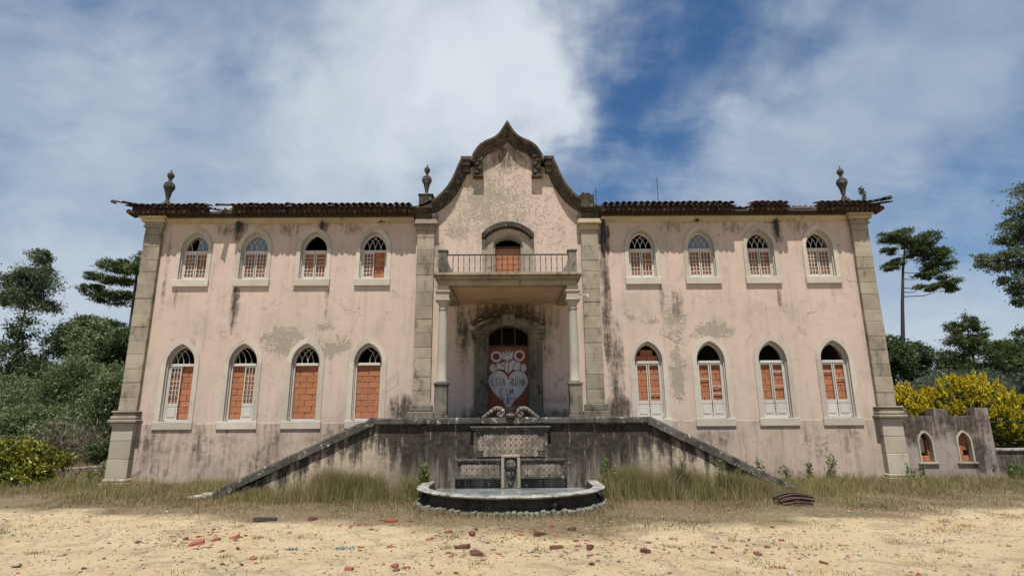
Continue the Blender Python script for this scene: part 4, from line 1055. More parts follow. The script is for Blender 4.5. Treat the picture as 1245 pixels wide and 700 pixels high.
# crest on the coping: two scrolls and a broken urn foot
A = MB(); A.lathe([(.12, 1.80), (.13, 1.85), (.08, 1.90), (.09, 1.95), (.13, 2.03), (.135, 2.05), (.06, 2.04)], 14, (0, -.04, 0)); crest = fp(A, 'crest', URN, smooth=True)
key = [(.68, 1.79), (.60, 1.84), (.52, 1.90), (.43, 1.97), (.34, 2.015), (.25, 2.01), (.185, 1.965), (.165, 1.90), (.19, 1.84), (.245, 1.825), (.29, 1.86), (.285, 1.905), (.25, 1.915)]
for s in (-1, 1):
    pts = []; rad = []; nk = len(key)
    for k in range((nk - 1) * 4 + 1):      # twisted rope scroll
        i_ = min(k // 4, nk - 2); t = k / 4 - i_; x = key[i_][0] * (1 - t) + key[i_ + 1][0] * t; z = key[i_][1] * (1 - t) + key[i_ + 1][1] * t
        u = k / ((nk - 1) * 4); pts.append((s * x, -.05 + .012 * math.sin(k * 1.7), z)); rad.append((.03 + .03 * min(1, u * 3)) * (1 - .45 * u) * (1 + .13 * math.sin(k * 1.9)))
    A = MB(); A.tube(pts, rad, 8); fp(A, 'scroll', LICHEN_STONE, crest, True)

# ------------------------------------------------------------------ annex wall on the right, low garden wall
an = empty('crenellated_wall', (13, .4, 0)); tag(an, 'low grey crenellated wall with two small pointed windows at the palace corner', 'wall')
ax0, ax1 = 11.22, 14.42
prof = [(ax0, -.2), (ax1, -.2), (ax1, 2.02), (14.02, 2.03), (14.0, 1.80), (13.22, 1.79), (13.2, 2.0), (12.78, 2.01), (12.76, 1.80), (12.05, 1.80), (12.03, 1.98), (ax0, 1.98)]
wins = ((12.36, .45, 1.05), (13.52, .45, 1.05)); hl = [[(cx + x, z) for x, z in arch(.19, .30, 1.02, .46)] for cx, _, _ in wins]
tri_in = [[Vector((x, z, 0)) for x, z in pl] for pl in [prof] + hl]; flat = [q for pl in [prof] + hl for q in pl]; n = len(flat)
mb = MB(); tr = tessellate_polygon(tri_in); mb.v = [(x - 13, 0, z) for x, z in flat] + [(x - 13, .35, z) for x, z in flat]
mb.f = [tuple(t) for t in tr] + [tuple(i + n for i in t[::-1]) for t in tr]; o0 = 0
for pl in [prof] + hl:
    m_ = len(pl); mb.f += [(o0 + i, o0 + (i + 1) % m_, o0 + (i + 1) % m_ + n, o0 + i + n) for i in range(m_)]; o0 += m_
mb.build('wall', ANNEX, an)
mb = MB(); mb.box(ax1 - .35 - 13, ax1 - .001 - 13, .352, 4, -.2, 1.8); mb.build('side_wall', ANNEX, an)
mb = MB(); mb.box(ax0 - 13, ax1 - .36 - 13, .9, 1.1, -.2, 1.78); mb.build('inner_wall', DARKROOM, an)
rr = random.Random(77)
for j, (cx, _, _) in enumerate(wins):
    A = MB(); A.ring([(cx - 13 + x, z) for x, z in arch(.185, .295, 1.02, .46)], [(cx - 13 + x, z) for x, z in arch(.232, .345, 1.02, .46)], -.03, .12)
    w = A.build('window', GRANITE_PALE, an)
    A = MB(); A.box(cx - 13 - .30, cx - 13 + .30, -.06, .1, .40, .457, .01); A.build('sill', GRANITE, w)
    for r in range(1 if j == 0 else 5):
        for k in range(2):
            if j == 1 and (r, k) == (1, 1): continue
            obj('brick', B_HALF, None, w, loc=(cx - 13 + (-.09 if k == 0 else .09) + (.03 if r % 2 else 0), .13, .465 + r * .165), scale=(1.22, 1, 1))
    if j == 0:
        A = MB(); A.box(cx - 13 + .125, cx - 13 + .185, .13, .2, .64, 1.12, .01); A.build('jamb_remnant', BRICK, w)
    else:
        A = MB(); A.prism([(cx - 13 + x, z) for x, z in arch(.17, .27, 1.06, 1.02)], .15, .2); A.build('mortar', MORTAR, w)
lw = empty('garden_wall', (15.8, .6, 0)); tag(lw, 'low rough stone garden wall with pale coping beyond the crenellated wall', 'wall')
A = MB(); A.box(-1.34, 4.5, 0, .35, -.2, .74); A.build('wall', ANNEX, lw)
A = MB(); A.box(-1.36, 4.5, -.05, .40, .742, .82, .02); A.build('coping', RIM, lw)
# ------------------------------------------------------------------ vegetation
def leaf_mesh(name, C, A_, L, W, seed, up=0.0):
    """leaf-sized diamonds at points C (N,3); A_ (N,3) preferred directions or None"""
    g = np.random.default_rng(seed); N = len(C)
    a = g.normal(size=(N, 3))
    if A_ is not None: a = a * .55 + A_
    a[:, 2] += up
    a /= np.linalg.norm(a, axis=1, keepdims=True) + 1e-9
    b_ = np.cross(a, g.normal(size=(N, 3))); b_ /= np.linalg.norm(b_, axis=1, keepdims=True) + 1e-9
    l = (L * g.uniform(.45, 1.6, (N, 1))) / 2; w = (W * g.uniform(.7, 1.3, (N, 1))) / 2
    nrm = np.cross(a, b_)
    V = np.stack([C - a * l, C + b_ * w + nrm * w * .25, C + a * l, C - b_ * w + nrm * w * .25], 1).reshape(-1, 3)
    F = np.arange(4 * N).reshape(-1, 4)
    return np_mesh(name, V, F, 4)
def lobe_points(g, c, r, n_, clumps=14, spread=.30, shell=.62):
    """points of an uneven lobe: small clumps spread over an ellipsoid, with gaps between"""
    c = np.array(c); r = np.array(r)
    d = g.normal(size=(clumps, 3)); d /= np.linalg.norm(d, axis=1, keepdims=True)
    cc = d * (shell + (1 - shell) * g.random((clumps, 1)) ** .5)
    k = g.integers(0, clumps, n_); sz = g.uniform(.6, 1.3, clumps)[k][:, None]
    p = cc[k] + g.normal(size=(n_, 3)) * spread * sz * np.array([1, 1, .75])
    out = p / (np.linalg.norm(p, axis=1, keepdims=True) + 1e-6)
    return c + p * r, out
def tree(name, label, cat, loc, lobes, mat, bark, trunk_top, trunk_r, seed, leaf=(.22, .11), dens=1.0, group=None, lean=(0, 0), up=0.0, pine=False, bare_limbs=0, clumps=14, spread=.30):
    """lobes: (x, y, z, rx, ry, rz, leaves) relative to the foot"""
    g = np.random.default_rng(seed); rt = random.Random(seed)
    t = empty(name, loc); tag(t, label, cat, group)
    A = MB(); H = trunk_top; n_ = 7; pts = []; rad = []
    for k in range(n_):
        u = k / (n_ - 1); pts.append((lean[0] * u * u + rt.uniform(-.05, .05) * u * H * .06, lean[1] * u * u, -.3 + (H + .3) * u)); rad.append(trunk_r * (1.15 - .85 * u))
    A.tube(pts, rad, 8)
    tk = A.build('trunk', bark, t, 'all')
    P = []; D = []
    B = MB()
    for (x, y, z, rx, ry, rz, nl) in lobes:
        p, d = lobe_points(g, (x, y, z), (rx, ry, rz), int(nl * dens), clumps, spread); P.append(p); D.append(d)
        ua = min(1, z / H); hd = math.hypot(x - lean[0] * ua * ua, y - lean[1] * ua * ua); zs = max(H * .35, min(H * .97, z - .14 * hd - rz * .3)); u = zs / H
        s0 = Vector((lean[0] * u * u, lean[1] * u * u, zs)); e = Vector((x, y, z)); m_ = s0.lerp(e, .5) + Vector((0, 0, -.08 * (e - s0).length + rt.uniform(-.1, .1)))
        r0 = trunk_r * (1.1 - .8 * u) * .55
        e2 = s0.lerp(e, .8) if pine else e
        B.tube([s0, m_.lerp(s0, .15), e2], [r0 * (.7 if pine else 1), r0 * .55, r0 * .2], 5)
        for q in range(3):
            dv = Vector((rt.uniform(-1, 1) * rx, rt.uniform(-1, 1) * ry, rt.uniform(-.3, .8) * rz)) * .75
            B.tube([m_.lerp(e, .5), e + dv * .5, e + dv], [r0 * .4, r0 * .25, r0 * .12], 4)
    for q in range(bare_limbs):
        zz = H * rt.uniform(.5, .8); a = rt.uniform(0, 6.28); L = rt.uniform(.5, 1.6)
        B.tube([(lean[0] * (zz / H) ** 2, lean[1] * (zz / H) ** 2, zz), (math.cos(a) * L, math.sin(a) * L * .5, zz + rt.uniform(-.1, .3))], [trunk_r * .2, trunk_r * .06], 4)
    B.build('limbs', bark, tk, 'all')
    P = np.concatenate(P); D = np.concatenate(D)
    obj('crown', leaf_mesh('crown', P, D * (.9 if pine else .35), leaf[0], leaf[1], seed + 1, up), mat, t)
    return t
def bush(name, label, cat, loc, lobes, mat, seed, leaf, group=None, up=.3, dens=1.0, stems=7, clumps=22, spread=.26, stem_mat=None):
    g = np.random.default_rng(seed); rt = random.Random(seed); t = empty(name, loc); tag(t, label, cat, group)
    A = MB()
    for k in range(stems):
        l = lobes[k % len(lobes)]; e = (l[0] + rt.uniform(-.5, .5) * l[3], l[1] + rt.uniform(-.4, .4) * l[4], l[2] + rt.uniform(-.2, .5) * l[5]); s0 = (rt.uniform(-.2, .2) + l[0] * .5, rt.uniform(-.1, .1) + l[1] * .5, -.1)
        A.tube([s0, ((s0[0] + e[0]) / 2 + rt.uniform(-.1, .1), (s0[1] + e[1]) / 2, e[2] * .55), e], [.05, .035, .012], 5)
    A.build('stems', stem_mat or BARK, t, 'all')
    P = []; D = []
    for (x, y, z, rx, ry, rz, nl) in lobes:
        p, d = lobe_points(g, (x, y, z), (rx, ry, rz), int(nl * dens), clumps, spread, .7); P.append(p); D.append(d)
    P = np.concatenate(P); D = np.concatenate(D); k = P[:, 2] > .02
    obj('foliage', leaf_mesh('foliage', P[k], D[k] * .6, leaf[0], leaf[1], seed + 1, up), mat, t)
    return t

# left side ------------------------------------------------------------
tree('eucalyptus_tree', 'tall slender eucalyptus rising above the woods at the far left', 'tree', (-43.4, 33, 0),
     [(-0.45, 0, 12.56, 1.12, 1.8, 0.88, 1500), (0.98, 0.2, 12.4, 1.12, 1.6, 1.04, 1500), (-1.05, 0, 13.88, 0.99, 1.5, 0.96, 1300), (0.6, 0, 14.2, 1.19, 1.7, 1.2, 1900), (0.15, 0.3, 15.6, 0.99, 1.5, 1.12, 1500), (0.52, 0, 16.58, 0.59, 1, 0.64, 700), (-1.95, 0, 12.73, 0.59, 1, 0.56, 400)],
     L_EUC, BARK_PALE, 14.5, .16, 101, (.24, .10), dens=1.7, group='tall trees standing above the woods')
tree('pine_tree', 'tall pine with tiered branches reaching out behind the left corner pilaster', 'tree', (-28.2, 25, 0),
     [(-2.2, 0, 13.5, .9, 1.0, .42, 700), (-.6, .2, 13.4, 1.3, 1.3, .55, 1100), (1.0, -.2, 13.2, 1.4, 1.4, .6, 1100), (-3.0, .1, 12.6, .8, .9, .35, 500), (-1.6, 0, 12.3, .9, 1, .35, 600), (-3.4, 0, 11.6, .8, .8, .4, 500), (-2.2, .3, 11.0, 1.0, 1, .4, 700), (-1.2, 0, 11.2, .9, .9, .3, 400), (-3.4, .2, 9.2, .9, .8, .35, 600), (-2.0, 0, 9.1, 1.0, .9, .3, 600), (-.8, .2, 8.0, 1.2, 1.1, .6, 900), (1.6, .3, 11.5, 1.3, 1.3, .6, 800), (2.0, 0, 9.0, 1.4, 1.3, .6, 800), (.4, .3, 14.2, 1.0, 1.0, .5, 600)],
     L_PINE, BARK, 13.8, .24, 102, (.28, .07), dens=2.0, pine=True, bare_limbs=8, lean=(-.3, 0), spread=.26)
def dark_tree(x, y, h, w, seed, label, mat=L_DARK, group='trees of the woods left of the palace', dens=1.0):
    g_ = random.Random(seed); lb = []
    for k in range(9):
        a = g_.uniform(0, 6.28); u = g_.uniform(.25, .95); q = w * (1.0 - .55 * u) * g_.uniform(.3, .9)
        lb.append((math.cos(a) * q, math.sin(a) * q * .8, h * u, w * g_.uniform(.38, .6) * (1.15 - .5 * u), w * .5 * (1.1 - .5 * u), h * g_.uniform(.09, .15), 1150))
    lb.append((0, 0, h * .95, w * .3, w * .3, h * .09, 500))
    return tree('broadleaf_tree' if mat is not L_PINE else 'pine_tree', label, 'tree', (x, y, 0), lb, mat, BARK, h * .92, h * .02, seed, (.22, .10), dens * 2.2, group, clumps=22, spread=.27)
dark_tree(-38.5, 23, 8.5, 3.2, 201, 'dark round evergreen at the left picture edge below the eucalyptus')
dark_tree(-33.6, 22, 8.7, 3.0, 202, 'dark evergreen just right of the eucalyptus crown')
dark_tree(-31.0, 24, 9.0, 3.0, 203, 'dark evergreen in the dip of the treeline left of the pine')
dark_tree(-28.0, 21, 8.2, 2.9, 204, 'mid-green tree filling the treeline below the pine branches', L_ACACIA)
dark_tree(-25.5, 20, 7.2, 2.6, 205, 'dark evergreen hard against the left corner pilaster')
dark_tree(-42.5, 27, 8.6, 3.2, 206, 'tallest dark evergreen of the left woods, cut by the picture edge')
dark_tree(-23.5, 27, 7.6, 3.4, 207, 'evergreen mostly hidden behind the left corner of the palace', L_DARK)
for i, (x, y, h, w, lab) in enumerate(((-27.5, 14.5, 5.0, 3.0, 'broad pale green acacia thicket at the left picture edge'), (-23.6, 13.5, 5.6, 2.6, 'tallest pale green acacia thicket below the left treeline'), (-20.6, 12.5, 4.6, 2.2, 'pale green acacia thicket nearest the left corner pilaster'), (-25.6, 10.5, 3.0, 2.4, 'low spreading acacia thicket in front of the taller ones'), (-21.0, 9.2, 2.5, 1.9, 'low acacia thicket behind the corner pedestal'))):
    g_ = random.Random(300 + i); lb = [(g_.uniform(-.6, .6) * w, g_.uniform(-.5, .5), h * g_.uniform(.18, .82), w * g_.uniform(.35, .55), w * .45, h * .2, 1500) for _ in range(8)]
    bush('acacia_thicket', lab, 'bush', (x, y, 0), lb, L_ACACIA, 310 + i, (.17, .055), 'acacia thickets left of the palace', .2, 2.6, 8, 26, .26)
bush('dry_bush', 'leafless greyish brown brush in front of the acacia thickets', 'bush', (-17.9, 6.8, 0), [(0, 0, .9, 1.3, .8, .8, 1500), (1.2, .3, .7, .9, .7, .6, 900), (-1.4, 0, .6, .9, .6, .5, 700)], L_DRY, 330, (.26, .03), None, .5, 1.0, 14, 20, .4)
bush('dark_bush', 'small dark green bush at the foot of the thickets left of the pedestal', 'bush', (-15.9, 6.4, 0), [(0, 0, .9, .75, .6, .75, 1800), (.4, .2, .5, .6, .5, .5, 900)], L_DARK, 331, (.16, .08))
bush('dark_bush', 'small mid green bush touching the left corner pedestal', 'bush', (-14.0, 5.2, 0), [(0, 0, .55, .7, .5, .5, 1300), (-.5, .2, .4, .5, .4, .4, 700)], L_ACACIA, 332, (.16, .07))
bush('laurel_shrub', 'glossy yellow-green leafy shrub on the dry grass at the left edge', 'shrub', (-13.95, .0, 0),
     [(-.5, 0, .85, .55, .5, .38, 520), (-.1, -.1, .65, .6, .5, .4, 520), (.55, .1, .62, .5, .45, .34, 430), (.95, 0, .70, .35, .4, .22, 240), (-.9, .1, .6, .5, .5, .4, 430), (.1, -.2, .35, .8, .5, .32, 560), (-.6, -.1, .32, .7, .5, .3, 460), (-.75, 0, 1.08, .35, .35, .2, 200), (-.15, 0, 1.10, .45, .4, .25, 380), (.25, 0, .95, .4, .4, .25, 300)], L_LIME, 340, (.115, .055), None, .55, 2.4, 9, 30, .19)

# right side -----------------------------------------------------------
tree('pine_tree', 'tall lone pine with bare trunk and flat-topped crown right of the palace', 'tree', (32.35, 30, 0),
     [(0.81, 0, 17.1, 0.84, 1.0, 0.45, 800), (2.15, 0, 17.2, 1.01, 1.2, 0.55, 1000), (3.24, 0.2, 16.9, 0.92, 1.2, 0.6, 900), (4.33, 0, 16.9, 0.67, 0.9, 0.55, 650), (0.55, 0.1, 15.8, 0.5, 0.7, 0.3, 350), (0.47, 0, 14.5, 0.63, 0.7, 0.32, 550), (1.23, 0.1, 14.9, 0.5, 0.7, 0.3, 350), (3.49, 0.2, 15.8, 0.84, 1.1, 0.45, 800), (4.5, 0.1, 15.5, 1.01, 1.1, 0.5, 1000), (5.17, 0, 15.8, 0.5, 0.7, 0.4, 400), (4.59, 0, 14.5, 1.01, 1.0, 0.45, 900), (3.83, 0.2, 13.8, 0.76, 0.9, 0.35, 600), (4.92, 0, 13.2, 0.84, 0.9, 0.4, 700), (3.24, 0, 12.6, 0.76, 0.8, 0.3, 500), (5.43, 0, 12.5, 0.5, 0.6, 0.25, 250), (2.99, 0.1, 16.3, 0.76, 0.9, 0.4, 500)],
     L_PINE, BARK, 17.0, .22, 401, (.28, .07), dens=2.0, pine=True, bare_limbs=0, lean=(2.2, 0), spread=.26)
tree('eucalyptus_tree', 'large loose-crowned eucalyptus cut by the right picture edge', 'tree', (31.2, 14, 0),
     [(-1.2, 0, 13.2, 1.0, 1.2, .7, 900), (0, .3, 14.2, 1.4, 1.4, .9, 1300), (-1.9, 0, 12.0, .9, .9, .6, 800), (-.6, 0, 11.9, 1.2, 1.2, .8, 1300), (-3.0, .2, 10.6, .9, .9, .6, 800), (-2.0, 0, 10.4, 1.0, 1.0, .7, 1000), (-.6, 0, 10.2, 1.2, 1.2, .8, 1300), (-2.4, 0, 9.2, .8, .8, .5, 600), (-1.4, 0, 8.6, 1.0, 1.0, .6, 900), (-2.3, 0, 8.0, .5, .5, .3, 250), (1.2, 0, 12.5, 1.6, 1.6, 1.4, 1500), (1.0, 0, 9.6, 1.6, 1.6, 1.4, 1500), (0, 0, 7.8, 1.0, 1.0, .6, 700)],
     L_EUC, BARK_PALE, 13.0, .22, 402, (.19, .08), dens=1.9, clumps=18, spread=.26)
tree('pine_tree', 'dark pine foliage low at the right picture edge under the eucalyptus', 'tree', (29.6, 12.5, 0),
     [(-.9, 0, 6.0, 1.0, .9, .45, 900), (.3, .2, 6.6, 1.1, 1.0, .5, 900), (-1.3, 0, 5.0, .9, .8, .4, 700), (0, 0, 5.2, 1.2, 1, .5, 900), (-.8, .1, 4.0, 1.2, 1.0, .5, 900), (.6, 0, 4.2, 1.2, 1, .6, 900), (-.4, 0, 3.0, 1.4, 1.1, .6, 1000), (.5, 0, 7.4, .9, .9, .4, 600)], L_PINE, BARK, 7.4, .14, 403, (.24, .06), dens=1.6, pine=True, clumps=16)
tree('pine_tree', 'bushy conical pine in the middle of the right treeline', 'tree', (34.4, 25, 0),
     [(0, 0, 8.7, .55, .6, .55, 500), (-.9, 0, 8.3, .5, .5, .5, 450), (.9, .2, 8.0, .6, .6, .5, 500), (-.7, 0, 7.3, 1.0, .9, .5, 800), (.8, 0, 7.0, 1.2, 1.0, .55, 900), (2.0, 0, 6.7, .8, .8, .5, 600), (-1.2, .2, 6.2, 1.1, 1, .5, 800), (.3, 0, 6.0, 1.4, 1.2, .6, 1100), (1.8, 0, 5.6, 1.2, 1, .6, 900), (-.8, 0, 5.0, 1.5, 1.2, .6, 1100), (1.2, 0, 4.5, 1.7, 1.3, .7, 1100), (-1.9, 0, 5.4, .8, .8, .5, 500)], L_PINE, BARK, 8.3, .16, 404, (.26, .07), dens=1.8, pine=True, clumps=16)
RG = 'trees of the woods right of the palace'
dark_tree(28.2, 25, 7.7, 2.5, 411, 'dark evergreen directly behind the right corner pilaster', L_DARK, RG)
dark_tree(31.2, 26, 6.9, 2.3, 412, 'dark evergreen at the foot of the lone pine', L_DARK, RG)
dark_tree(37.6, 26, 7.2, 2.6, 413, 'dark evergreen between the conical pine and the right edge', L_DARK, RG)
dark_tree(41.5, 28, 8.4, 2.8, 414, 'dark evergreen at the right edge behind the pine foliage', L_DARK, RG)
dark_tree(25.2, 27, 6.6, 2.4, 415, 'dark evergreen half hidden by the right corner of the palace', L_DARK, RG)
for i, (x, y, h, w, lab) in enumerate(((20.3, 12, 4.1, 1.7, 'grey-green shrub behind the golden hedge beside the corner pilaster'), (25.6, 14.5, 4.4, 2.2, 'wide grey-green shrub behind the right part of the golden hedge'), (23.0, 14, 3.9, 1.7, 'grey-green shrub behind the middle of the golden hedge'), (29.0, 15, 4.5, 2.3, 'grey-green shrub at the right edge behind the golden hedge'))):
    g_ = random.Random(420 + i); lb = [(g_.uniform(-.6, .6) * w, g_.uniform(-.5, .5), h * g_.uniform(.3, .85), w * g_.uniform(.4, .6), w * .5, h * .18, 1300) for _ in range(6)]
    bush('grey_green_shrub', lab, 'shrub', (x, y, 0), lb, L_GREY, 430 + i, (.16, .05), 'grey-green shrubs behind the golden hedge', .2, 1.9, 6, 20, .3)
def golden(loc, w, h, seed, label, nsp):
    """golden cypress: many upright flame-shaped sprays over a rounded mass"""
    g = np.random.default_rng(seed); rt = random.Random(seed); t = empty('golden_cypress', loc); tag(t, label, 'shrub', 'golden cypress shrubs behind the crenellated wall')
    A = MB()
    for k in range(5): A.tube([(rt.uniform(-.4, .4) * w, rt.uniform(-.2, .2), -.1), (rt.uniform(-.5, .5) * w, 0, h * .7)], [.07, .02], 5)
    A.build('stems', BARK, t, 'all'); P = []; D = []; P2 = []
    for k in range(nsp):
        a = rt.uniform(0, math.pi * 2); el = math.acos(rt.uniform(-.15, 1)); q = rt.uniform(.82, 1.0)
        c = np.array([math.cos(a) * math.sin(el) * w * q, math.sin(a) * math.sin(el) * w * .7 * q, max(.15, h * (.42 + .55 * math.cos(el) * q))])
        L = rt.uniform(.45, .8); n_ = 110; u = g.random(n_) ** .8
        ax = np.array([c[0] / w * .45, c[1] / w * .45, 1.0]); ax /= np.linalg.norm(ax)
        pts = c + ax * (u[:, None] - .45) * L + g.normal(size=(n_, 3)) * (.15 * (1.05 - u))[:, None] * np.array([1, 1, .7])
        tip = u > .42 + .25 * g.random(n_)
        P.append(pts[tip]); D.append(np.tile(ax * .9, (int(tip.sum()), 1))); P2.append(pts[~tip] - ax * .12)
    P = np.concatenate(P); D = np.concatenate(D); P2 = np.concatenate(P2)
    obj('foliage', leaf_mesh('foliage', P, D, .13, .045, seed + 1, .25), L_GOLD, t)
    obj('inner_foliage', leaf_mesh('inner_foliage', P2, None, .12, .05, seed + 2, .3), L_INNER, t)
golden((18.9, 6.8, 0), 2.0, 3.45, 501, 'largest rounded golden cypress above the crenellated wall', 330)
golden((16.6, 7.2, 0), 1.25, 2.95, 502, 'smaller golden cypress beside the right corner pilaster', 170)
golden((20.6, 6.4, 0), 1.1, 2.5, 503, 'golden cypress sloping down right of the crenellated wall', 140)
golden((21.9, 6.0, 0), .9, 2.0, 504, 'golden cypress cut by the right picture edge', 90)

# weeds ------------------------------------------------------------------
def weed(loc, h, n_, seed, label, name='tall_weed', mat=L_WEED, spread=.12, leaf=(.10, .03), group='green weeds at the foot of the walls'):
    g = np.random.default_rng(seed); rt = random.Random(seed); t = empty(name, loc); tag(t, label, 'weed', group); A = MB(); P = []; D = []
    for k in range(n_):
        x, y = rt.uniform(-spread, spread), rt.uniform(-spread, spread) * .6; hh = h * rt.uniform(.55, 1.0); tx, ty = x + rt.uniform(-.1, .1) * hh, y + rt.uniform(-.1, .1) * hh
        A.tube([(x, y, -.05), ((x + tx) / 2, (y + ty) / 2, hh * .5), (tx, ty, hh)], [.007, .005, .002], 4)
        m_ = int(26 * hh / .6) + 6; u = g.uniform(.08, 1.0, m_); a = g.uniform(0, 6.28, m_)
        base = np.stack([x + (tx - x) * u, y + (ty - y) * u, hh * u], 1); d = np.stack([np.cos(a), np.sin(a), np.full(m_, .7)], 1)
        P.append(base + d * .04); D.append(d)
    A.build('stems', mat, t); P = np.concatenate(P); D = np.concatenate(D)
    obj('leaves', leaf_mesh('leaves', P, D * 1.2, leaf[0], leaf[1], seed + 1, .2), mat, t); return t
weed((9.15, -.28, 0), .80, 4, 601, 'tallest upright green weed against the dado under the last right window')
weed((8.45, -.30, 0), .55, 5, 602, 'bushy green weed below the gap between the last two right windows')
weed((11.3, -.55, 0), .50, 9, 603, 'wide green weed covering the foot of the right corner pedestal', spread=.2)
weed((-1.96, -3.3, 0), .75, 7, 604, 'fresh green plant between basin and terrace wall on the left', spread=.07, leaf=(.15, .07))
weed((-11.75, -.2, 0), .55, 8, 605, 'green weed at the outer foot of the left corner pedestal', spread=.22)
weed((7.7, -.35, 0), .45, 5, 606, 'small green weed against the dado near the right stair foot')
weed((2.25, -3.45, 0), .95, 6, 607, 'tall green weed right of the basin against the stained wall', spread=.15)
weed((3.9, -3.4, 0), .8, 6, 608, 'ragged green weed under the right stair wall near the terrace', spread=.18)
weed((4.9, -3.45, 0), .85, 7, 609, 'ragged tall weed under the middle of the right stair wall', spread=.25)
weed((14.1, -.3, 0), .5, 8, 610, 'low green weed at the right end of the crenellated wall', spread=.35)
weed((14.9, .0, 0), .45, 9, 611, 'low green weeds in front of the garden wall', spread=.5)
weed((7.0, -.4, 0), .7, 4, 612, 'thin green weed behind the end of the right stair wall')
wd = weed((11.26, -.2, 8.42), .55, 2, 613, 'small weed sprouting from the roof tiles at the right corner', 'roof_weed', L_GREY, .04, (.13, .06), None)

# grass: strips of dry turf, taller against the walls -----------------------
def track_edge(x): return min(-3.4, -7.55 + .27 * abs(x - .9))
def grass(name, label, n_, place, mat, seed, wid=.008):
    g = np.random.default_rng(seed); V = []
    X, Y, H = place(g, n_); n_ = len(X)
    a = g.uniform(0, 6.28, n_); bend = g.uniform(.1, .6, n_) * H
    cx, cy = np.cos(a), np.sin(a); fa = g.uniform(0, 6.28, n_); wx, wy = np.cos(fa) * wid, np.sin(fa) * wid
    z0 = np.array([ground_h(x, y) for x, y in zip(X, Y)]) - .01
    v0 = np.stack([X - wx, Y - wy, z0], 1); v1 = np.stack([X + wx, Y + wy, z0], 1)
    m0 = np.stack([X + cx * bend * .3 - wx * .6, Y + cy * bend * .3 - wy * .6, z0 + H * .6], 1); m1 = np.stack([X + cx * bend * .3 + wx * .6, Y + cy * bend * .3 + wy * .6, z0 + H * .6], 1)
    tp_ = np.stack([X + cx * bend, Y + cy * bend, z0 + H], 1)
    V = np.stack([v0, v1, m1, m0, tp_], 1).reshape(-1, 3); b_ = np.arange(n_)[:, None] * 5
    F = np.concatenate([b_ + np.array([[0, 1, 2]]), b_ + np.array([[0, 2, 3]]), b_ + np.array([[3, 2, 4]])])
    tag(obj(name, np_mesh(name, V, F, 3), mat), label, 'grass', kind='stuff')
def fbm(x, y, s, o): return np.array([mnoise.noise((a * s, b_ * s, o)) for a, b_ in zip(x, y)])
def blocked(X, Y):
    bas = (np.abs(X) < 2.1) & (Y > -4.0) & (Y < -3.0) | ((X ** 2 + (Y + 3.98) ** 2) < 2.1 ** 2)
    ter_ = (np.abs(X) < 3.35) & (Y > -3.12) | (Y > -3.12) & (Y < -2.8) & (np.abs(X) < 6.8) | (np.abs(X) < 6.9) & (Y > -2.9) & (Y < -1.45)
    return bas | ter_ | (Y > -.05) & (np.abs(X) < 14.5)
def turf_place(g, n_):
    X = g.uniform(-14, 14, n_); Y = g.uniform(-8.2, .0, n_); f = fbm(X, Y, .55, 2.2); f2 = fbm(X, Y, 1.7, 5.2) + .5 * fbm(X, Y, 4.5, 6.1)
    e = np.array([track_edge(x) for x in X]); dep = Y - e + f * 2.0
    keep = (g.random(n_) < np.clip(.10 + dep * .42 + f2 * .9, 0, 1) * (dep > -.8)) & ~blocked(X, Y)
    X, Y, f, dep = X[keep], Y[keep], f[keep], dep[keep]
    return X, Y, g.uniform(.025, .10, len(X)) * (1 + .5 * f) * np.clip(.5 + dep * .25, .5, 1.6)
grass('dry_grass', 'dry straw-coloured turf between the sandy track and the palace', 170000, turf_place, L_GRASS, 701, .006)
def green_place(g, n_):
    X = g.uniform(-14, 14.5, n_); Y = g.uniform(-6, .0, n_); f = fbm(X, Y, .8, 9.2)
    band = np.exp(-((Y + .5) / .8) ** 2) + .45 * np.exp(-((Y + 3.4) / .6) ** 2) * (np.abs(X) < 7.5)
    patch = .9 * np.exp(-(((X - 6.6) / 1.6) ** 2 + ((Y + 2.6) / 1.6) ** 2)) + .7 * np.exp(-(((X + 8.5) / 2.2) ** 2 + ((Y + 1.6) / 1.5) ** 2)) + .5 * np.exp(-(((X - 10.5) / 2.5) ** 2 + ((Y + 1.6) / 1.0) ** 2))
    keep = (g.random(n_) < np.clip((band + patch) * (.55 + f * 1.2), 0, 1)) & ~blocked(X, Y)
    X, Y, f = X[keep], Y[keep], f[keep]
    return X, Y, g.uniform(.10, .30, len(X)) * (1 + .6 * f)
grass('green_grass', 'greener longer grass along the foot of the palace walls', 95000, green_place, L_GRASSG, 702, .005)
def tall_place(g, n_):
    X = np.where(g.random(n_) < .5, g.uniform(-6.6, -2.0, n_), g.uniform(2.0, 6.3, n_)); Y = -3.15 - np.abs(g.normal(0, .36, n_)); f = fbm(X, Y, 1.6, 4.2) + .6 * fbm(X, Y, 5.0, 1.2)
    keep = (g.random(n_) < np.clip(.42 + f * 1.5, .03, 1)) & ~blocked(X, Y); X, Y, f = X[keep], Y[keep], f[keep]
    k = np.clip((6.9 - np.abs(X)) / 2.2, .25, 1)
    return X, Y, g.uniform(.18, .62, len(X)) * k * (1 + .7 * f)
grass('tall_dry_grass', 'tall seeding grass in front of the stained terrace and stair walls', 60000, tall_place, L_GRASSG, 703, .0038)
grass('tall_straw', 'tall dry stalks mixed into the grass before the terrace wall', 26000, tall_place, L_GRASS, 704, .0035)
def foot_place(g, n_):
    a = g.uniform(math.pi * .97, math.pi * 2.03, n_); r = 2.1 + np.abs(g.normal(0, .22, n_)); X = r * np.cos(a); Y = -3.98 + r * np.sin(a)
    return X, Y, g.uniform(.03, .14, n_)
grass('basin_foot_grass', 'short ragged grass growing round the foot of the basin', 1500, foot_place, L_GRASS, 705)
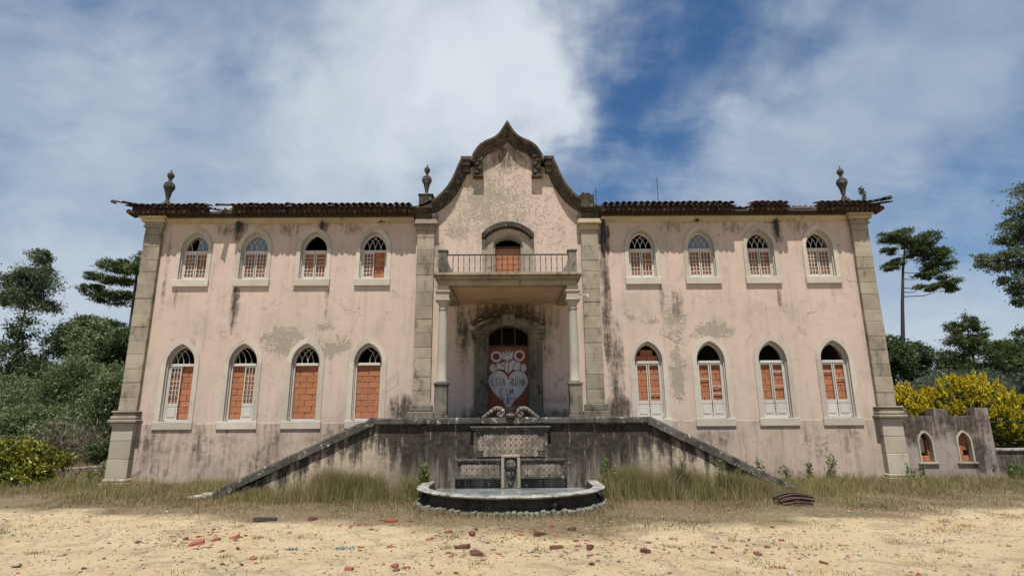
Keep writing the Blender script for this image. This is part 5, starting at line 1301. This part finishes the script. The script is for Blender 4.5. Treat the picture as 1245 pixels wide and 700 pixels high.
def tuft_place(g, n_):
    c = np.stack([g.uniform(-9, 9, 70), g.uniform(-10.5, -6.2, 70)], 1); k = g.integers(0, 70, n_); sp = g.uniform(.05, .22, 70)[k]
    return c[k, 0] + g.normal(0, 1, n_) * sp, c[k, 1] + g.normal(0, 1, n_) * sp, g.uniform(.015, .065, n_)
grass('track_tufts', 'sparse low olive tufts creeping over the sandy track', 5200, tuft_place, L_GRASSG, 708, .005)
def far_place(g, n_):
    X = g.uniform(-34, -12.2, n_); Y = g.uniform(-1, 14, n_)
    return X, Y, g.uniform(.08, .30, n_) * np.clip((Y + 3) / 6, .3, 1.3)
grass('field_grass', 'rough dry field grass left of the palace', 34000, far_place, L_GRASS, 706, .02)
def far_place_r(g, n_): return g.uniform(14.6, 17, n_), g.uniform(-3, .5, n_), g.uniform(.08, .3, n_)
grass('side_grass', 'dry grass in front of the garden wall at the right edge', 3000, far_place_r, L_GRASS, 707)

# ------------------------------------------------------------------ kerb, cable, rubble
A = MB(); A.box(-1.5, 1.5, -.16, .16, -.05, .16, .02); k_ = A.build('path_kerb', RIM); k_.location = (-15.2, 4.6, .06); k_.rotation_euler = (0, 0, R(66)); tag(k_, 'pale concrete kerb of a path left of the corner pedestal', 'kerb')
A = MB(); A.tube([(i * .6, 0, -.02 * math.sin(i / 12 * math.pi)) for i in range(13)], .012, 5); c_ = A.build('cable', CABLE); c_.location = (14.41, .5, 1.62); tag(c_, 'thin dark cable stretched right from the crenellated wall', 'cable')
FR = [(-3.55, -6.21), (-5.26, -7.43), (-5.01, -7.97), (-5.12, -7.2), (-4.82, -7.67), (-4.57, -8.15), (-4.39, -7.96), (-4.32, -8.29), (-4.19, -7.8), (-4.14, -7.54), (-3.86, -8.4), (-4.93, -6.97), (-4.78, -7.22), (-4.89, -7.88), (-3.27, -7.62), (-2.89, -7.74), (-3.09, -8.46), (-2.81, -8.34), (-3.35, -9.41), (-5.21, -9.53), (-3.32, -9.12), (-2.89, -6.79), (-5.47, -8.07), (-2.93, -8.78), (-2.11, -6.47), (-2.28, -5.31), (-2.9, -6.79), (-2.68, -6.93), (-2.59, -6.73), (-2.27, -7.2), (-2.09, -8.5), (-1.85, -8.98), (-1.68, -8.57), (-1.38, -9.74), (-1.33, -9.91), (-1.23, -9.81), (-1.9, -9.81), (-.98, -7.44), (-.91, -7.49), (-.6, -7.59), (-.55, -7.19), (-1.22, -7.91), (-.33, -8.19), (-.13, -8.05), (-.67, -8.6), (-.82, -8.98), (-1.06, -8.81), (-.76, -9.25), (-.61, -9.1), (-.47, -9.0), (-.04, -7.11), (-.16, -7.11), (.15, -7.6), (.31, -7.46), (.5, -6.88), (.39, -7.3), (.45, -7.58), (.71, -7.66), (.99, -7.23), (.7, -6.94), (1.4, -7.62), (1.12, -8.0), (.97, -8.03), (.97, -8.29), (1.1, -8.54), (.65, -8.43), (1.34, -8.3), (1.44, -8.25), (2.01, -8.19), (1.81, -8.89), (1.08, -8.97), (1.1, -9.31), (1.0, -9.52), (.65, -9.06), (.34, -9.05), (.3, -8.76), (1.35, -9.39), (-.63, -9.99), (1.83, -9.97), (3.21, -9.1), (3.21, -9.75), (3.83, -9.55), (4.27, -9.3), (2.65, -9.03), (2.33, -9.22), (2.96, -8.69), (2.83, -8.59), (3.63, -9.1), (3.62, -9.36), (3.85, -9.16), (3.95, -8.16), (3.49, -8.76), (2.44, -8.44), (3.36, -8.41), (3.92, -8.68)]
BIG = {0: .13, 5: .15, 24: .15, 39: .14, 44: .12, 49: .13, 56: .12, 58: .11, 64: .14, 65: .11, 69: .10, 79: .10, 6: .10, 8: .10, 37: .09, 33: .09, 52: .09}
SPECIAL = {0: 'long broken roof tile lying on the grass edge right of the dark plank', 5: 'largest broken tile of the red rubble patch left of centre', 24: 'orange-red tile piece lying at the grass edge left of the basin', 39: 'dark curved tile shard in front of the basin, left of its middle', 49: 'dark red tile shard lying flat before the basin, nearest the camera of the pair', 56: 'dark tile shard standing up in front of the basin, right of its middle', 64: 'chunky dark red brick lump right of the middle of the track', 79: 'dark brown clay lump alone on the right of the track', 80: 'orange clay shard nearest the camera on the right of the track', 82: 'rightmost small orange clay shard on the sandy track', 58: 'bright orange brick lump at the grass edge right of the basin front'}
rr = random.Random(99)
def shard(i, r):
    rs = random.Random(i * 7 + 3); n_ = rs.randint(5, 7); top = []; an = sorted(rs.uniform(0, 6.28) for _ in range(n_))
    an = [k * 6.283 / n_ + rs.uniform(-.35, .35) for k in range(n_)]; hgt = r * rs.uniform(.18, .42); asp = rs.uniform(.45, .8); cv = rs.uniform(0, .3) * r
    pl = [(math.cos(a) * r * rs.uniform(.65, 1.1), math.sin(a) * r * asp * rs.uniform(.7, 1.1)) for a in an]
    A = MB(); v = [(x, y, -.012) for x, y in pl] + [(x * .9 + rs.uniform(-.1, .1) * r, y * .9, hgt * rs.uniform(.6, 1.0) + cv * (1 - (y / r) ** 2)) for x, y in pl] + [(0, 0, hgt + cv)]
    f = [tuple(range(n_))[::-1]] + [(k, (k + 1) % n_, n_ + (k + 1) % n_, n_ + k) for k in range(n_)] + [(n_ + k, n_ + (k + 1) % n_, 2 * n_) for k in range(n_)]
    A.add(v, f); return A
for i, (x, y) in enumerate(FR):
    r = BIG.get(i, rr.uniform(.03, .07)); dark = i in (39, 40, 43, 44, 49, 56, 64, 79, 18, 19, 60, 66, 67, 45, 69, 81) or rr.random() < .28
    o = shard(i, r).build('brick_shard', SHARD_DARK if dark else SHARD)
    o.location = (x, y, ground_h(x, y)); o.rotation_euler = (rr.uniform(-.15, .15), rr.uniform(-.2, .2), rr.uniform(0, 6.28))
    area = ('in the rubble patch left of the basin', 'rubble left of the basin') if x < -3.8 else ('between the rubble patch and the basin front', 'rubble left of centre') if x < -1.5 else ('on the track in front of the basin, left half', 'rubble before the basin') if x < .1 else ('on the track in front of the basin, right half', 'rubble before the basin, right half') if x < 2.1 else ('on the bare sand at the right of the track', 'rubble on the right')
    lab = SPECIAL.get(i) or ('small dark brown clay shard ' if dark else 'small orange-red clay shard ') + area[0]
    tag(o, lab, 'rubble', None if i in SPECIAL else ('dark shards, ' if dark else 'orange shards, ') + area[1])
A = MB(); A.box(-.20, .20, -.04, .04, 0, .06, .008, .006, rr); A.box(-.20, -.05, -.055, -.041, .0, .03, .005); o = A.build('plank', DARKWOOD); o.location = (-4.4, -6.2, ground_h(-4.4, -6.2)); o.rotation_euler = (0, .02, .1); tag(o, 'short dark plank lying on the grass edge left of the basin', 'plank')
for (x, y, s_, lab) in ((-2.29, -8.58, .13, 'crumpled strip of faded blue plastic on the track left of centre'), (-3.02, -8.56, .06, 'tiny blue plastic scrap left of the larger blue strip')):
    A = MB(); n_ = 9
    v = []
    for k in range(n_):
        u = k / (n_ - 1) - .5; zc = .02 + .016 * math.sin(k * 2.1)
        v += [(u * 2 * s_, -.03 * s_ / .13 + .012 * math.sin(k * 1.3), zc), (u * 2 * s_, .03 * s_ / .13 + .01 * math.cos(k * 1.9), zc + .01 * math.cos(k * 2.7)), (u * 2 * s_, .0, zc - .012)]
    f = []
    for k in range(n_ - 1): f += [(3 * k, 3 * k + 3, 3 * k + 4, 3 * k + 1), (3 * k + 1, 3 * k + 4, 3 * k + 5, 3 * k + 2), (3 * k + 2, 3 * k + 5, 3 * k + 3, 3 * k)]
    f += [(0, 1, 2), (3 * n_ - 3, 3 * n_ - 1, 3 * n_ - 2)]
    A.add(v, f); o = A.build('plastic_scrap', BLUE); o.location = (x, y, ground_h(x, y)); o.rotation_euler = (0, 0, .15); tag(o, lab, 'litter')
pile = empty('rusty_slat_bundle', (5.83, -4.75, ground_h(5.83, -4.75))); tag(pile, 'bundle of dark rusty bent slats on the grass at the right stair foot', 'scrap')
for k in range(8):
    A = MB(); y0 = -.16 + k * .045; z0 = .03 + .05 * (k % 3) + rr.uniform(0, .02); b_ = rr.uniform(.02, .08); L = rr.uniform(.30, .44)
    pts = [(-L + 2 * L * q / 8, y0 + rr.uniform(-.01, .01) + .1 * (q / 8 - .5), z0 + b_ * math.sin(q / 8 * math.pi)) for q in range(9)]
    A.tube(pts, .024, 4); A.build('slat', RUST, pile)
# pebbles and crumbs of the track: nobody could count them
g = np.random.default_rng(808); n_ = 14000
X = g.uniform(-10, 10, n_); Y = -3.4 - g.random(n_) ** .8 * 9.2; e = np.array([track_edge(x) for x in X]); keep = (Y < e + .6) | (g.random(n_) < .12); X, Y = X[keep], Y[keep]
bsz = g.gamma(1.6, .0052, len(X)) + .003; V = []; F = []
oct_v = np.array([(1, 0, 0), (0, 1, 0), (-1, 0, 0), (0, -1, 0), (0, 0, .75), (0, 0, -.6)]); oct_f = np.array([(0, 1, 4), (1, 2, 4), (2, 3, 4), (3, 0, 4), (1, 0, 5), (2, 1, 5), (3, 2, 5), (0, 3, 5)])
Zg = np.array([ground_h(x, y) for x, y in zip(X, Y)]); jit = g.uniform(.6, 1.3, (len(X), 6, 1)); ang = g.uniform(0, 6.28, len(X)); ca, sa = np.cos(ang)[:, None], np.sin(ang)[:, None]
pv = oct_v[None] * jit * bsz[:, None, None]; px_, py_ = pv[..., 0] * ca - pv[..., 1] * sa, pv[..., 0] * sa + pv[..., 1] * ca
V = np.stack([px_ + X[:, None], py_ + Y[:, None], pv[..., 2] + Zg[:, None] + bsz[:, None] * .2], -1).reshape(-1, 3); F = (oct_f[None] + (np.arange(len(X)) * 6)[:, None, None]).reshape(-1, 3)
PEB = leaf_mat('mixed_pebbles', (.42, .37, .30), (.20, .155, .10), (.33, .12, .06), 0.0, .9)
tag(obj('pebbles', np_mesh('pebbles', V, F, 3), PEB), 'small pale stones and crumbs scattered over the sandy track', 'pebbles', kind='stuff')

# brick dust and crumbs lying thick where the rubble is
g = np.random.default_rng(909); n_ = 1500; w_ = np.array([2.2 if x < -3.7 else 1.6 if x < 2 else .6 for x, y in FR]); k = g.choice(len(FR), n_, p=w_ / w_.sum()); base = np.array(FR)[k]
X = base[:, 0] + g.normal(0, .30, n_); Y = base[:, 1] + g.normal(0, .24, n_); bsz = g.gamma(1.5, .006, n_) + .004
Zg = np.array([ground_h(x, y) for x, y in zip(X, Y)]); jit = g.uniform(.5, 1.4, (n_, 6, 1)); ang = g.uniform(0, 6.28, n_); ca, sa = np.cos(ang)[:, None], np.sin(ang)[:, None]
pv = oct_v[None] * jit * bsz[:, None, None] * np.array([1.3, .8, .6]); px_, py_ = pv[..., 0] * ca - pv[..., 1] * sa, pv[..., 0] * sa + pv[..., 1] * ca
V = np.stack([px_ + X[:, None], py_ + Y[:, None], pv[..., 2] + Zg[:, None] + bsz[:, None] * .1], -1).reshape(-1, 3); F = (oct_f[None] + (np.arange(n_) * 6)[:, None, None]).reshape(-1, 3)
CRUMB = leaf_mat('clay_crumbs', (.10, .05, .035), (.30, .12, .07), (.36, .28, .19), 0.0, .9)
tag(obj('brick_crumbs', np_mesh('brick_crumbs', V, F, 3), CRUMB), 'fine red and brown brick crumbs among the rubble on the track', 'rubble', kind='stuff')

# woods in the far distance: one mass behind everything
g = np.random.default_rng(1001); n_ = 26000; nt_ = 170; tx = g.uniform(-150, 150, nt_); ty = 62 + g.uniform(0, 22, nt_); th = g.uniform(5.5, 9.5, nt_); tw = g.uniform(2.2, 4.0, nt_); k = g.integers(0, nt_, n_)
d = g.normal(size=(n_, 3)); d /= np.linalg.norm(d, axis=1, keepdims=True); q = g.uniform(.7, 1.0, (n_, 1))
P = np.stack([tx[k], ty[k], th[k] * .52], 1) + d * q * np.stack([tw[k], tw[k], th[k] * .5], 1)
tag(obj('distant_woods', leaf_mesh('distant_woods', P, d * .3, 1.0, .6, 1002), L_DARK), 'dark mass of distant woods behind the palace grounds', 'woods', kind='stuff')
